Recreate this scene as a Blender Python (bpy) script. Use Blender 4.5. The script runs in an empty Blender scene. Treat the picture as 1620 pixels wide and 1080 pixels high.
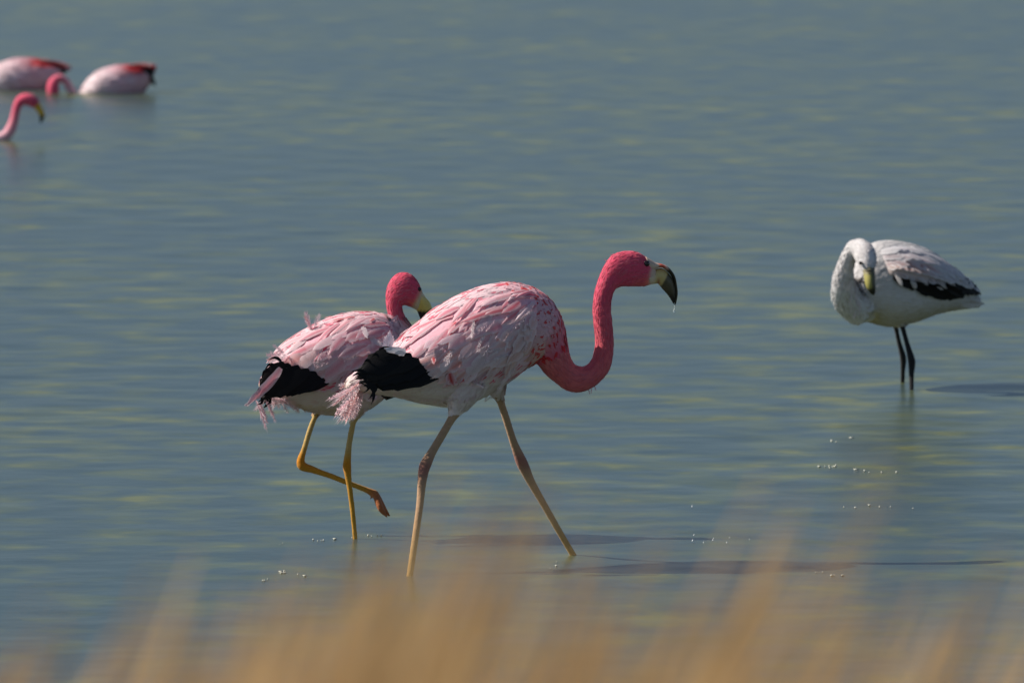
import bpy, bmesh, math, random
import numpy as np
from mathutils import Vector, Matrix
from mathutils.bvhtree import BVHTree

random.seed(7)
RNG = np.random.default_rng(11)

# ------------------------------------------------------------------ camera
F = 13440.0                     # focal length in photo pixels (1620 wide): a 300 mm lens
HCAM = 2.43                     # metres above the water
PITCH = math.atan(1200.0 / F)
sc = bpy.context.scene
cam_data = bpy.data.cameras.new('camera')
cam = bpy.data.objects.new('camera', cam_data)
sc.collection.objects.link(cam)
sc.camera = cam
cam.location = (0, 0, HCAM)
cam.rotation_euler = (math.pi / 2 - PITCH, 0, 0)
cam_data.sensor_width = 36.0
cam_data.lens = F * 36.0 / 1620.0
cam_data.clip_end = 20000
cam_data.dof.use_dof = True
cam_data.dof.focus_distance = 21.0
cam_data.dof.aperture_fstop = 9.0

# ------------------------------------------------------------------ sky, sun, exposure
SUN_EL = math.radians(41)
SUN_AZ = math.radians(-86)      # clockwise from +Y (the viewing direction): to the left, a little behind the birds
world = bpy.data.worlds.new('World')
sc.world = world
world.use_nodes = True
wn = world.node_tree.nodes
wl = world.node_tree.links
bg = wn['Background']
sky = wn.new('ShaderNodeTexSky')
sky.sky_type = 'NISHITA'
sky.sun_disc = False
sky.sun_elevation = SUN_EL
sky.sun_rotation = SUN_AZ
sky.altitude = 3000
sky.air_density = 1.0
sky.dust_density = 0.45
sky.ozone_density = 1.0
wl.new(sky.outputs[0], bg.inputs[0])
bg.inputs[1].default_value = 0.07
sun_data = bpy.data.lights.new('sun', 'SUN')
sun_data.energy = 5.0
sun_data.angle = math.radians(0.53)
sun_data.color = (1.0, 0.94, 0.86)
sun = bpy.data.objects.new('sun', sun_data)
sc.collection.objects.link(sun)
sd = Vector((math.sin(SUN_AZ) * math.cos(SUN_EL), math.cos(SUN_AZ) * math.cos(SUN_EL), math.sin(SUN_EL)))
sun.rotation_euler = sd.to_track_quat('Z', 'Y').to_euler()
sun.location = (-8, 24, 10)
sc.view_settings.view_transform = 'Standard'
sc.view_settings.look = 'None'
sc.view_settings.gamma = 1.0
sc.view_settings.use_curve_mapping = False
sc.view_settings.exposure = 0.3

# ------------------------------------------------------------------ helpers
COL = sc.collection
CP, SP = math.cos(PITCH), math.sin(PITCH)

def ray(px, py):
    x, y = (px - 810) / F, -(py - 540) / F
    return Vector((x, CP + y * SP, -SP + y * CP))

def on_water(px, py):
    d = ray(px, py)
    t = -HCAM / d.z
    return Vector((d.x * t, d.y * t, 0))

def project(v):
    w = v - Vector((0, 0, HCAM))
    depth = w.y * CP - w.z * SP
    up = w.y * SP + w.z * CP
    return 810 + F * w.x / depth, 540 - F * up / depth

def smooth(a, b, x):
    t = min(1.0, max(0.0, (x - a) / (b - a)))
    return t * t * (3 - 2 * t)

def mixc(a, b, t):
    return tuple(a[i] + (b[i] - a[i]) * t for i in range(3))

def lin(r, g, b):
    def f(c):
        c /= 255.0
        return c / 12.92 if c <= 0.04045 else ((c + 0.055) / 1.055) ** 2.4
    return (f(r), f(g), f(b))

def link_mesh(name, me, mat, parent=None):
    o = bpy.data.objects.new(name, me)
    COL.objects.link(o)
    if mat is not None and len(me.materials) == 0:
        me.materials.append(mat)
    o.parent = parent
    return o

def mesh_from(name, verts, faces, cols=None, smooth_shade=True):
    me = bpy.data.meshes.new(name)
    me.from_pydata([tuple(v) for v in verts], [], faces)
    me.update()
    if cols is not None:
        at = me.color_attributes.new('Col', 'FLOAT_COLOR', 'POINT')
        a = np.ones((len(verts), 4), dtype=np.float32)
        a[:, :3] = np.array(cols, dtype=np.float32)
        at.data.foreach_set('color', a.ravel())
    if smooth_shade:
        me.polygons.foreach_set('use_smooth', [True] * len(me.polygons))
    return me

# ------------------------------------------------------------------ materials
def new_mat(name):
    m = bpy.data.materials.new(name)
    m.use_nodes = True
    nt = m.node_tree
    return m, nt, nt.nodes['Principled BSDF'], nt.nodes['Material Output']

def N(nt, kind, **kw):
    n = nt.nodes.new(kind)
    for k, v in kw.items():
        setattr(n, k, v)
    return n

def mat_skin():
    """body plumage: colour from the bird's own pattern, fine hair-like relief"""
    m, nt, p, out = new_mat('body_plumage')
    a = N(nt, 'ShaderNodeVertexColor', layer_name='Col')
    tc = N(nt, 'ShaderNodeTexCoord')
    no = N(nt, 'ShaderNodeTexNoise'); no.inputs['Scale'].default_value = 130; no.inputs['Detail'].default_value = 4
    nt.links.new(tc.outputs['Object'], no.inputs['Vector'])
    mr = N(nt, 'ShaderNodeMapRange'); mr.inputs['To Min'].default_value = 0.82; mr.inputs['To Max'].default_value = 1.14
    nt.links.new(no.outputs[0], mr.inputs[0])
    mx = N(nt, 'ShaderNodeMix', data_type='RGBA', blend_type='MULTIPLY'); mx.inputs[0].default_value = 1
    nt.links.new(a.outputs[0], mx.inputs[6]); nt.links.new(mr.outputs[0], mx.inputs[7])
    nt.links.new(mx.outputs[2], p.inputs['Base Color'])
    bu = N(nt, 'ShaderNodeBump'); bu.inputs['Strength'].default_value = 0.35; bu.inputs['Distance'].default_value = 0.004
    nt.links.new(no.outputs[0], bu.inputs['Height']); nt.links.new(bu.outputs[0], p.inputs['Normal'])
    p.inputs['Roughness'].default_value = 0.8
    p.inputs['Specular IOR Level'].default_value = 0.2
    p.inputs['Sheen Weight'].default_value = 0.15
    return m

def mat_plume():
    """small contour feathers: vertex colour, slightly translucent"""
    m, nt, p, out = new_mat('contour_feathers')
    a = N(nt, 'ShaderNodeVertexColor', layer_name='Col')
    nt.links.new(a.outputs[0], p.inputs['Base Color'])
    p.inputs['Roughness'].default_value = 0.75
    p.inputs['Specular IOR Level'].default_value = 0.2
    tr = N(nt, 'ShaderNodeBsdfTranslucent'); nt.links.new(a.outputs[0], tr.inputs[0])
    ms = N(nt, 'ShaderNodeMixShader'); ms.inputs[0].default_value = 0.25
    nt.links.new(p.outputs[0], ms.inputs[1]); nt.links.new(tr.outputs[0], ms.inputs[2])
    nt.links.new(ms.outputs[0], out.inputs[0])
    return m

def mat_feather(name, edge, trans=0.25, rough=0.65):
    """large feathers: colour of each feather from the object, pale towards the vane's edge, barb relief"""
    m, nt, p, out = new_mat(name)
    oi = N(nt, 'ShaderNodeObjectInfo')
    a = N(nt, 'ShaderNodeVertexColor', layer_name='Col')
    mx = N(nt, 'ShaderNodeMix', data_type='RGBA'); mx.inputs[7].default_value = (*edge, 1)
    nt.links.new(oi.outputs['Color'], mx.inputs[6])
    sp = N(nt, 'ShaderNodeSeparateColor'); nt.links.new(a.outputs[0], sp.inputs[0])
    nt.links.new(sp.outputs[0], mx.inputs[0])
    tc = N(nt, 'ShaderNodeTexCoord')
    mp = N(nt, 'ShaderNodeMapping'); mp.inputs['Scale'].default_value = (30, 5, 1); mp.inputs['Rotation'].default_value = (0, 0, 0.6)
    nt.links.new(tc.outputs['Object'], mp.inputs[0])
    no = N(nt, 'ShaderNodeTexNoise'); no.inputs['Scale'].default_value = 2; no.inputs['Detail'].default_value = 3
    nt.links.new(mp.outputs[0], no.inputs['Vector'])
    mr = N(nt, 'ShaderNodeMapRange'); mr.inputs['To Min'].default_value = 0.75; mr.inputs['To Max'].default_value = 1.2
    nt.links.new(no.outputs[0], mr.inputs[0])
    m2 = N(nt, 'ShaderNodeMix', data_type='RGBA', blend_type='MULTIPLY'); m2.inputs[0].default_value = 1
    nt.links.new(mx.outputs[2], m2.inputs[6]); nt.links.new(mr.outputs[0], m2.inputs[7])
    nt.links.new(m2.outputs[2], p.inputs['Base Color'])
    bu = N(nt, 'ShaderNodeBump'); bu.inputs['Strength'].default_value = 0.3; bu.inputs['Distance'].default_value = 0.002
    nt.links.new(no.outputs[0], bu.inputs['Height']); nt.links.new(bu.outputs[0], p.inputs['Normal'])
    p.inputs['Roughness'].default_value = rough
    p.inputs['Specular IOR Level'].default_value = 0.22 if trans > 0 else 0.13
    if trans > 0:
        tr = N(nt, 'ShaderNodeBsdfTranslucent'); nt.links.new(m2.outputs[2], tr.inputs[0])
        ms = N(nt, 'ShaderNodeMixShader'); ms.inputs[0].default_value = trans
        nt.links.new(p.outputs[0], ms.inputs[1]); nt.links.new(tr.outputs[0], ms.inputs[2])
        nt.links.new(ms.outputs[0], out.inputs[0])
    return m

def mat_vcol(name, rough, spec=0.5):
    m, nt, p, out = new_mat(name)
    a = N(nt, 'ShaderNodeVertexColor', layer_name='Col')
    tc = N(nt, 'ShaderNodeTexCoord')
    no = N(nt, 'ShaderNodeTexNoise'); no.inputs['Scale'].default_value = 90; no.inputs['Detail'].default_value = 3
    nt.links.new(tc.outputs['Object'], no.inputs['Vector'])
    mr = N(nt, 'ShaderNodeMapRange'); mr.inputs['To Min'].default_value = 0.75; mr.inputs['To Max'].default_value = 1.2
    nt.links.new(no.outputs[0], mr.inputs[0])
    mx = N(nt, 'ShaderNodeMix', data_type='RGBA', blend_type='MULTIPLY'); mx.inputs[0].default_value = 1
    nt.links.new(a.outputs[0], mx.inputs[6]); nt.links.new(mr.outputs[0], mx.inputs[7])
    nt.links.new(mx.outputs[2], p.inputs['Base Color'])
    p.inputs['Roughness'].default_value = rough
    p.inputs['Specular IOR Level'].default_value = spec
    return m

M_SKIN = mat_skin()
M_PLUME = mat_plume()
M_FEATHER = mat_feather('wing_feathers', (0.88, 0.74, 0.755), 0.3)
M_FEATHER_W = mat_feather('white_wing_feathers', (0.84, 0.82, 0.82), 0.3)
M_BLACK = mat_feather('black_feathers', (0.012, 0.011, 0.012), 0.0, 0.6)
M_BILL = mat_vcol('bill_horn', 0.4, 0.4)
M_EYE = mat_vcol('eye', 0.08)

def mat_water():
    m, nt, p, out = new_mat('lagoon_water')
    tc = N(nt, 'ShaderNodeTexCoord')
    # yellow-green flecks in the water colour, spread by noise
    n1 = N(nt, 'ShaderNodeTexNoise'); n1.inputs['Scale'].default_value = 4.6; n1.inputs['Detail'].default_value = 3; n1.inputs['Roughness'].default_value = 0.5
    n3 = N(nt, 'ShaderNodeTexNoise'); n3.inputs['Scale'].default_value = 0.55; n3.inputs['Detail'].default_value = 3
    nt.links.new(tc.outputs['Object'], n1.inputs['Vector']); nt.links.new(tc.outputs['Object'], n3.inputs['Vector'])
    ad = N(nt, 'ShaderNodeMath', operation='MULTIPLY_ADD'); ad.inputs[1].default_value = 0.45; nt.links.new(n3.outputs[0], ad.inputs[0]); nt.links.new(n1.outputs[0], ad.inputs[2])
    r1 = N(nt, 'ShaderNodeValToRGB')
    r1.color_ramp.elements[0].position = 0.66; r1.color_ramp.elements[0].color = (0.042, 0.065, 0.063, 1)
    r1.color_ramp.elements[1].position = 0.98; r1.color_ramp.elements[1].color = (0.13, 0.134, 0.032, 1)
    e_ = r1.color_ramp.elements.new(0.80); e_.color = (0.064, 0.084, 0.052, 1)
    r1.color_ramp.interpolation = 'EASE'
    nt.links.new(ad.outputs[0], r1.inputs[0])
    nt.links.new(r1.outputs[0], p.inputs['Base Color'])
    n2 = N(nt, 'ShaderNodeTexNoise'); n2.inputs['Scale'].default_value = 14; n2.inputs['Detail'].default_value = 3
    nt.links.new(tc.outputs['Object'], n2.inputs['Vector'])
    bu = N(nt, 'ShaderNodeBump'); bu.inputs['Strength'].default_value = 0.2; bu.inputs['Distance'].default_value = 0.006
    nt.links.new(n2.outputs[0], bu.inputs['Height']); nt.links.new(bu.outputs[0], p.inputs['Normal'])
    p.inputs['Roughness'].default_value = 0.28
    p.inputs['IOR'].default_value = 1.22
    return m

# ------------------------------------------------------------------ setting: water and bank
def build_water():
    y = [13.0]
    while y[-1] < 62:
        y.append(y[-1] + 0.018 + 0.0011 * (y[-1] - 13))
    y = np.array(y)
    x = np.arange(-6.5, 6.5001, 0.032)
    X, Y = np.meshgrid(x, y)
    Z = np.zeros_like(X)
    r = np.random.default_rng(5)
    for k in range(56):
        lam = 0.13 * (4.2 ** r.random())
        ang = math.radians(-40) + r.normal(0, 1.3)
        kx, ky = 2 * math.pi / lam * math.cos(ang), 2 * math.pi / lam * math.sin(ang)
        slope = 0.0046 * r.uniform(0.6, 1.3)
        Z += slope * lam / (2 * math.pi) * np.sin(kx * X + ky * Y + r.uniform(0, 6.28))
    # gusts: ripples come and go
    g = 0.75 + 0.25 * np.sin(X * 0.9 + Y * 0.35 + 1.0) * np.sin(Y * 0.5 - X * 0.4)
    ed = np.minimum(np.minimum(X + 6.5, 6.5 - X) / 1.0, np.minimum(Y - y[0], y[-1] - Y) / 1.0)
    Z *= g * np.clip(ed, 0, 1)
    ny, nx = X.shape
    co = np.stack([X, Y, Z], -1).reshape(-1, 3)
    idx = np.arange(ny * nx).reshape(ny, nx)
    q = np.stack([idx[:-1, :-1], idx[:-1, 1:], idx[1:, 1:], idx[1:, :-1]], -1).reshape(-1, 4)
    # the sheet goes on flat to the horizon
    x0, x1, y0, y1 = x[0], x[-1], y[0], y[-1]
    B = 6000
    ex = np.array([[-B, 9, 0], [B, 9, 0], [B, B, 0], [-B, B, 0], [x0, y0, 0], [x1, y0, 0], [x1, y1, 0], [x0, y1, 0]])
    b = len(co)
    co = np.vstack([co, ex])
    q = np.vstack([q, np.array([[0, 1, 5, 4], [1, 2, 6, 5], [2, 3, 7, 6], [3, 0, 4, 7]]) + b])
    me = bpy.data.meshes.new('water')
    me.vertices.add(len(co)); me.vertices.foreach_set('co', co.ravel())
    me.loops.add(q.size); me.loops.foreach_set('vertex_index', q.ravel())
    me.polygons.add(len(q)); me.polygons.foreach_set('loop_start', np.arange(0, q.size, 4))
    me.update(calc_edges=True); me.validate()
    me.polygons.foreach_set('use_smooth', [True] * len(me.polygons))
    o = link_mesh('water', me, mat_water())
    o['kind'] = 'structure'
    o['label'] = 'rippled grey-green lagoon water with yellowish flecks'

def bank_z(x, y):
    base = 0.86 - 1.15 * smooth(5.5, 14.5, y)
    return base + 0.05 * math.sin(x * 1.7 + y * 0.9) + 0.03 * math.sin(x * 4.1 - y * 2.3)

def build_bank():
    xs = np.concatenate([np.linspace(-60, -8, 14)[:-1], np.linspace(-8, 8, 54), np.linspace(8, 60, 14)[1:]])
    ys = np.concatenate([np.linspace(-60, -2, 14)[:-1], np.linspace(-2, 16, 60)])
    V = [(x, y, bank_z(x, y)) for y in ys for x in xs]
    nx = len(xs)
    Fc = [(j * nx + i, j * nx + i + 1, (j + 1) * nx + i + 1, (j + 1) * nx + i) for j in range(len(ys) - 1) for i in range(nx - 1)]
    m, nt, p, out = new_mat('bank_soil')
    tc = N(nt, 'ShaderNodeTexCoord')
    no = N(nt, 'ShaderNodeTexNoise'); no.inputs['Scale'].default_value = 6; no.inputs['Detail'].default_value = 8
    nt.links.new(tc.outputs['Object'], no.inputs['Vector'])
    r = N(nt, 'ShaderNodeValToRGB')
    r.color_ramp.elements[0].color = (0.10, 0.075, 0.045, 1); r.color_ramp.elements[1].color = (0.30, 0.22, 0.13, 1)
    nt.links.new(no.outputs[0], r.inputs[0]); nt.links.new(r.outputs[0], p.inputs['Base Color'])
    p.inputs['Roughness'].default_value = 0.95
    o = link_mesh('ground', mesh_from('ground', V, Fc), m)
    o['kind'] = 'structure'
    o['label'] = 'dry earth bank of the lagoon under the grass'

# ------------------------------------------------------------------ feather meshes (shared)
def feather_mesh(name, kind, rows=8, seed=0):
    """unit feather: root at 0, tip at x = 1, width 1 in y, z up; mask in Col.r (1 = vane edge)"""
    r = random.Random(seed)
    V, C, Fc = [], [], []
    if kind in ('vane', 'flight'):
        n = 5
        ks = r.uniform(-0.16, 0.16) if kind == 'vane' else r.uniform(-0.08, 0.08)
        droop = r.uniform(0.02, 0.07)
        for i in range(rows + 1):
            t = i / rows
            if kind == 'vane':
                w = 0.5 * (math.sin(math.pi * min(1, t * 0.86 + 0.08)) ** 0.55) * (1 if t < 0.93 else 0.62)
            else:
                w = 0.5 * (0.35 + 0.65 * smooth(0, 0.35, t)) * (1 - smooth(0.72, 1.04, t) * 0.9)
            for j in range(n):
                s = (j / (n - 1)) * 2 - 1
                back = 0.06 * abs(s) * (1 if t > 0.1 else 0)
                jit = r.uniform(-0.05, 0.05) * (0.3 + t) if abs(s) == 1 else 0
                if t > 0.85 and j % 2 == 0 and j != 2:
                    back += r.uniform(0.0, 0.10)
                V.append((t - back + jit, s * w * (1 + jit * 3.5) + ks * math.sin(t * 3.1), 4 * t * (1 - t) + 0.24 * (1 - s * s) * min(1, w * 2.2) * (1 - 0.3 * t)))
                e = abs(s) * 0.85 + 0.35 * smooth(0.6, 1.0, t)
                if kind == 'flight':
                    e = 0.15
                C.append((min(1, e) * r.uniform(0.8, 1.0), 0, 0))
        for i in range(rows):
            for j in range(n - 1):
                a = i * n + j
                Fc.append((a, a + 1, a + n + 1, a + n))
    else:                                   # loose plume: a curved shaft with separate barbs
        curl = r.uniform(-0.3, 0.3) if kind == 'plume' else r.choice([-1, 1]) * r.uniform(0.35, 0.5)
        def axis(t):
            return Vector((t * (1 - 0.15 * abs(curl) * t), curl * t * t, 0.05 * math.sin(t * 3)))
        m = 36
        pts = [axis(i / m) for i in range(m + 1)]
        for i in range(m + 1):
            w = 0.02 * (1 - 0.7 * i / m)
            V += [pts[i] + Vector((0, w, 0)), pts[i] + Vector((0, -w, 0))]
            C += [(0.6, 0, 0)] * 2
        for i in range(m):
            a = i * 2
            Fc.append((a, a + 1, a + 3, a + 2))
        for i in range(3, m + 1):
            t = i / m
            tan = (pts[i] - pts[i - 1]).normalized()
            for s in (-1, 1):
                ln = 0.5 * (0.35 + 0.75 * math.sin(math.pi * min(1, t * 0.9 + 0.05))) * r.uniform(0.65, 1.1)
                nrm = Vector((-tan.y, tan.x, 0)) * s
                d = (nrm * r.uniform(0.35, 0.7) + tan * r.uniform(0.3, 0.9) * 0.5 + Vector((0, 0, r.uniform(-0.25, 0.25)))) * ln
                b = len(V)
                p0 = pts[i]; p1 = p0 + d * 0.55 + tan * 0.01; p2 = p0 + d + tan * 0.06 * r.random()
                wv = tan * 0.012
                V += [p0 - wv, p0 + wv, p1 - wv, p1 + wv, p2]
                C += [(0.3, 0, 0)] * 2 + [(0.7, 0, 0)] * 2 + [(1, 0, 0)]
                Fc += [(b, b + 1, b + 3, b + 2), (b + 2, b + 3, b + 4)]
    return mesh_from(name, V, Fc, C)

VANES = [feather_mesh('feather', 'vane', 9, 100 + i) for i in range(10)]
for me in VANES: me.materials.append(M_FEATHER)
VANES_W = [me.copy() for me in VANES]
for me in VANES_W:
    me.materials.clear(); me.materials.append(M_FEATHER_W)
FLIGHT = [feather_mesh('flight_feather', 'flight', 9, 200 + i) for i in range(6)]
for me in FLIGHT: me.materials.append(M_BLACK)
def hook_mesh(seed, bend):
    r = random.Random(seed)
    V, C, Fc = [], [], []
    n = 10
    for i in range(n + 1):
        t = i / n
        w = 0.5 * (0.6 + 0.4 * smooth(0, 0.2, t)) * (1 - t) ** 0.6 + 0.015
        c = Vector((t, bend * (4 * t * (1 - t)), 0))
        for sgn in (-1, 0, 1):
            V.append((c.x, c.y + sgn * w + (r.uniform(-0.06, 0.06) if sgn else 0), 0.3 * (1 - abs(sgn)) * w)); C.append((0.1, 0, 0))
    for i in range(n):
        a = i * 3
        Fc += [(a, a + 1, a + 4, a + 3), (a + 1, a + 2, a + 5, a + 4)]
    return mesh_from('hooked_feather', V, Fc, C)
HOOKS = [hook_mesh(1, 1.0), hook_mesh(2, -1.0), hook_mesh(3, 1.6), hook_mesh(4, -1.6)]
for me in HOOKS: me.materials.append(M_BLACK)
PLUMES = [feather_mesh('plume', 'plume', 0, 300 + i) for i in range(6)]
for me in PLUMES: me.materials.append(M_FEATHER)
CURLS = [feather_mesh('curl', 'curl', 0, 400 + i) for i in range(4)]
for me in CURLS: me.materials.append(M_FEATHER)
BCURLS = [feather_mesh('black_curl', 'curl', 0, 500 + i) for i in range(3)]
for me in BCURLS: me.materials.append(M_BLACK)

# ------------------------------------------------------------------ the bird builder
def catmull(P, sub):
    """P: list of equal-length tuples -> denser list"""
    A = np.array(P, dtype=float)
    out = []
    n = len(A)
    for i in range(n - 1):
        p0, p1, p2, p3 = A[max(0, i - 1)], A[i], A[i + 1], A[min(n - 1, i + 2)]
        for k in range(sub):
            t = k / sub
            out.append(0.5 * (2 * p1 + (p2 - p0) * t + (2 * p0 - 5 * p1 + 4 * p2 - p3) * t * t + (3 * p1 - p0 - 3 * p2 + p3) * t ** 3))
    out.append(A[-1])
    return out

class Bird:
    def __init__(self, ax, ay, heading, label, group='flamingos wading in the lagoon'):
        self.A = on_water(ax, ay)
        h = math.radians(heading)
        self.d = Vector((math.cos(h), math.sin(h), 0))
        self.n = Vector((-math.sin(h), math.cos(h), 0))       # away from the viewer's side
        self.S = F / self.A.y                                  # pixels per metre at the bird
        e = bpy.data.objects.new('flamingo', None)
        e.empty_display_size = 0.1
        COL.objects.link(e)
        e.location = self.A
        e['label'] = label; e['category'] = 'flamingo'; e['group'] = group
        self.root = e
        self.bm = bmesh.new()
        self.spine = []                                        # (world centre, radius, index)

    def P(self, px, py, l=0.0):
        """point of the bird's upright plane shifted sideways by l metres (minus: the near side)"""
        r = ray(px, py)
        o = Vector((0, 0, HCAM)) - (self.A + self.n * l)
        t = -o.dot(self.n) / r.dot(self.n)
        return Vector((0, 0, HCAM)) + r * t

    def Q(self, px, py, Y):
        r = ray(px, py)
        return Vector((0, 0, HCAM)) + r * (Y / r.y)

    def side(self, v):
        return (v - self.A).dot(self.n)

    def bp(self, v):
        """a point's place in the bird's own side view"""
        return project(v - self.n * self.side(v))

    def rings(self, rings, bm=None):
        bm = bm or self.bm
        vs = [[bm.verts.new(p - self.A) for p in r] for r in rings]
        n = len(vs[0])
        for a, b in zip(vs[:-1], vs[1:]):
            for i in range(n):
                bm.faces.new((a[i], a[(i + 1) % n], b[(i + 1) % n], b[i]))
        for r, rev in ((vs[0], True), (vs[-1], False)):
            c = bm.verts.new(sum((v.co for v in r), Vector()) / n)
            for i in range(n):
                f = (r[(i + 1) % n], r[i], c) if rev else (r[i], r[(i + 1) % n], c)
                bm.faces.new(f)

    def loft(self, st, sub=4, seg=28, bm=None, spine=True, power=1.0):
        """st: (topx, topy, botx, boty, halfwidth_px[, side shift m])"""
        st = [tuple(s) + ((0.0,) if len(s) == 5 else ()) for s in st]
        R = []
        for k, s in enumerate(catmull(st, sub)):
            T, B = self.P(s[0], s[1], s[5]), self.P(s[2], s[3], s[5])
            c, a = (T + B) / 2, (T - B) / 2
            w = max(0.5, s[4]) / self.S
            if spine:
                self.spine.append((c, a.length, w, k / sub))
            ring = []
            for i in range(seg):
                f = 2 * math.pi * i / seg
                cs, sn = math.cos(f), math.sin(f)
                if power != 1.0:
                    cs = math.copysign(abs(cs) ** power, cs); sn = math.copysign(abs(sn) ** power, sn)
                ring.append(c + a * cs + self.n * w * sn)
            R.append(ring)
        self.rings(R, bm)

    def tube(self, pts, sub=4, seg=16, bm=None, spine=0, flat=1.0):
        """pts: (px, py, side shift m or ('Y', y), radius_px)"""
        C = []
        for p in pts:
            c = self.Q(p[0], p[1], p[2][1]) if isinstance(p[2], tuple) else self.P(p[0], p[1], p[2])
            C.append((c.x, c.y, c.z, p[3] / self.S))
        D = catmull(C, sub)
        R = []
        prev = None
        for k, q in enumerate(D):
            c = Vector(q[:3])
            nx = Vector(D[min(k + 1, len(D) - 1)][:3]); pv = Vector(D[max(k - 1, 0)][:3])
            t = (nx - pv).normalized()
            u = self.n if prev is None else prev
            u = (u - t * u.dot(t)).normalized()
            prev = u
            v = t.cross(u)
            rr = max(0.0012, q[3])
            if spine:
                self.spine.append((c, rr, rr, spine + k / sub))
            R.append([c + u * rr * math.cos(2 * math.pi * i / seg) * flat + v * rr * math.sin(2 * math.pi * i / seg) for i in range(seg)])
        self.rings(R, bm)

    def finish_body(self, voxel, colour, it=2, keep=None):
        me = bpy.data.meshes.new('tmp')
        bmesh.ops.recalc_face_normals(self.bm, faces=self.bm.faces)
        self.bm.to_mesh(me); self.bm.free()
        o = bpy.data.objects.new('tmp', me)
        COL.objects.link(o)
        md = o.modifiers.new('r', 'REMESH'); md.mode = 'VOXEL'; md.voxel_size = voxel; md.adaptivity = 0
        dg = bpy.context.evaluated_depsgraph_get()
        me2 = bpy.data.meshes.new_from_object(o.evaluated_get(dg))
        bpy.data.objects.remove(o); bpy.data.meshes.remove(me)
        n = len(me2.vertices)
        co = np.empty(n * 3); me2.vertices.foreach_get('co', co); co = co.reshape(-1, 3)
        ed = np.empty(len(me2.edges) * 2, dtype=int); me2.edges.foreach_get('vertices', ed); ed = ed.reshape(-1, 2)
        deg = np.bincount(ed.ravel(), minlength=n)[:, None]
        A = np.array(self.A)
        for k in range(it):
            for f in (0.6, -0.52):
                acc = np.zeros_like(co)
                np.add.at(acc, ed[:, 0], co[ed[:, 1]]); np.add.at(acc, ed[:, 1], co[ed[:, 0]])
                co += f * (acc / deg - co)
        me2.vertices.foreach_set('co', co.ravel())
        me2.polygons.foreach_set('use_smooth', [True] * len(me2.polygons))
        me2.materials.clear(); me2.materials.append(M_SKIN)
        self.me, self.co = me2, co
        me2.update()
        # colours
        self.sp_c = np.array([tuple(s[0] - self.A) for s in self.spine])
        self.sp_r = np.array([max(s[1], s[2]) for s in self.spine])
        self.sp_i = np.array([s[3] for s in self.spine])
        cols = np.ones((n, 4), dtype=np.float32)
        idx, dist = self.station(co)
        for i in range(n):
            v = Vector(co[i]) + self.A
            x, y = self.bp(v)
            cols[i, :3] = colour(x, y, self.side(v), idx[i], dist[i])
        at = me2.color_attributes.new('Col', 'FLOAT_COLOR', 'POINT')
        at.data.foreach_set('color', cols.ravel())
        me2.name = 'body'
        self.body = link_mesh('body', me2, M_SKIN, self.root)
        self.bvh = BVHTree.FromPolygons([tuple(c) for c in co], [tuple(p.vertices) for p in me2.polygons])
        return self.body

    def station(self, co):
        idx = np.empty(len(co)); dist = np.empty(len(co))
        for a in range(0, len(co), 4000):
            d = np.linalg.norm(co[a:a + 4000, None] - self.sp_c[None], axis=2) / self.sp_r[None]
            j = d.argmin(1)
            idx[a:a + 4000] = self.sp_i[j]; dist[a:a + 4000] = d[np.arange(len(j)), j]
        return idx, dist

    def hit(self, px, py, bvh=None, far=False):
        """surface point of the near (or far) flank at a place of the side view"""
        o = self.P(px, py, 0.6 if far else -0.6)
        # step straight across the bird at the same place of its side view
        c = self.P(px, py, 0.0)
        o = c + self.n * (0.6 if far else -0.6) - self.A
        loc, nor, i, ds = (bvh or self.bvh).ray_cast(o, self.n * (-1 if far else 1))
        if loc is None:
            loc, nor, i, ds = (bvh or self.bvh).find_nearest(c - self.A)
        elif nor.dot(self.n) * (-1 if far else 1) > 0:
            nor = -nor
        return loc, nor

    def feather(self, me, root, tip, nor, width, color, parent, name='feather', mirror=False, sag=None):
        """root, tip: bird-local points"""
        x = tip - root
        L = x.length
        if L < 1e-6: return None
        x.normalize()
        z = (nor - x * nor.dot(x)).normalized()
        y = z.cross(x)
        if mirror:
            n = self.n
            rf = lambda v: v - 2 * v.dot(n) * n
            root, x, y, z = rf(root), rf(x), rf(y), rf(z)
            y = -y
        o = bpy.data.objects.new(name, me)
        COL.objects.link(o)
        o.parent = parent
        zs = L if me in PLUMES or me in CURLS or me in BCURLS else (0.055 * L if sag is None else max(sag, 0.035 * L))
        M = Matrix((x * L, y * width, z * zs)).transposed().to_4x4()
        M.translation = root
        o.matrix_basis = M
        o.color = (*color, 1)
        return o

    def surf_feather(self, px, py, dx, dy, width_px, color, parent, me=None, lift=0.006, mirror=True, name='feather', bvh=None):
        bvh = bvh or self.bvh
        R, n1 = self.hit(px, py, bvh)
        T, n2 = self.hit(px + dx, py + dy, bvh)
        # keep the tip near the root's tangent plane where the surface falls away
        v = T - R
        tl = math.hypot(dx, dy) / self.S
        if v.length > tl * 1.35:
            T = R + v.normalized() * tl * 1.1
        nor = (n1 + n2).normalized()
        me = me or random.choice(VANES)
        C_, n3 = self.hit(px + dx * 0.5, py + dy * 0.5, bvh)
        sag = max(0.0, (C_ - (R + T) / 2).dot(nor)) * 1.1
        sag = min(sag, 0.35 * (T - R).length)
        if me in PLUMES or me in CURLS:
            R = R + nor * sag; T = T + nor * sag
        a = self.feather(me, R + n1 * 0.0015, T + n2 * lift, nor, width_px / self.S, color, parent, name, False, sag)
        if mirror:
            self.feather(me, R + n1 * 0.0015, T + n2 * lift, nor, width_px / self.S, color, parent, name, True, sag)
        return a

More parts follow.
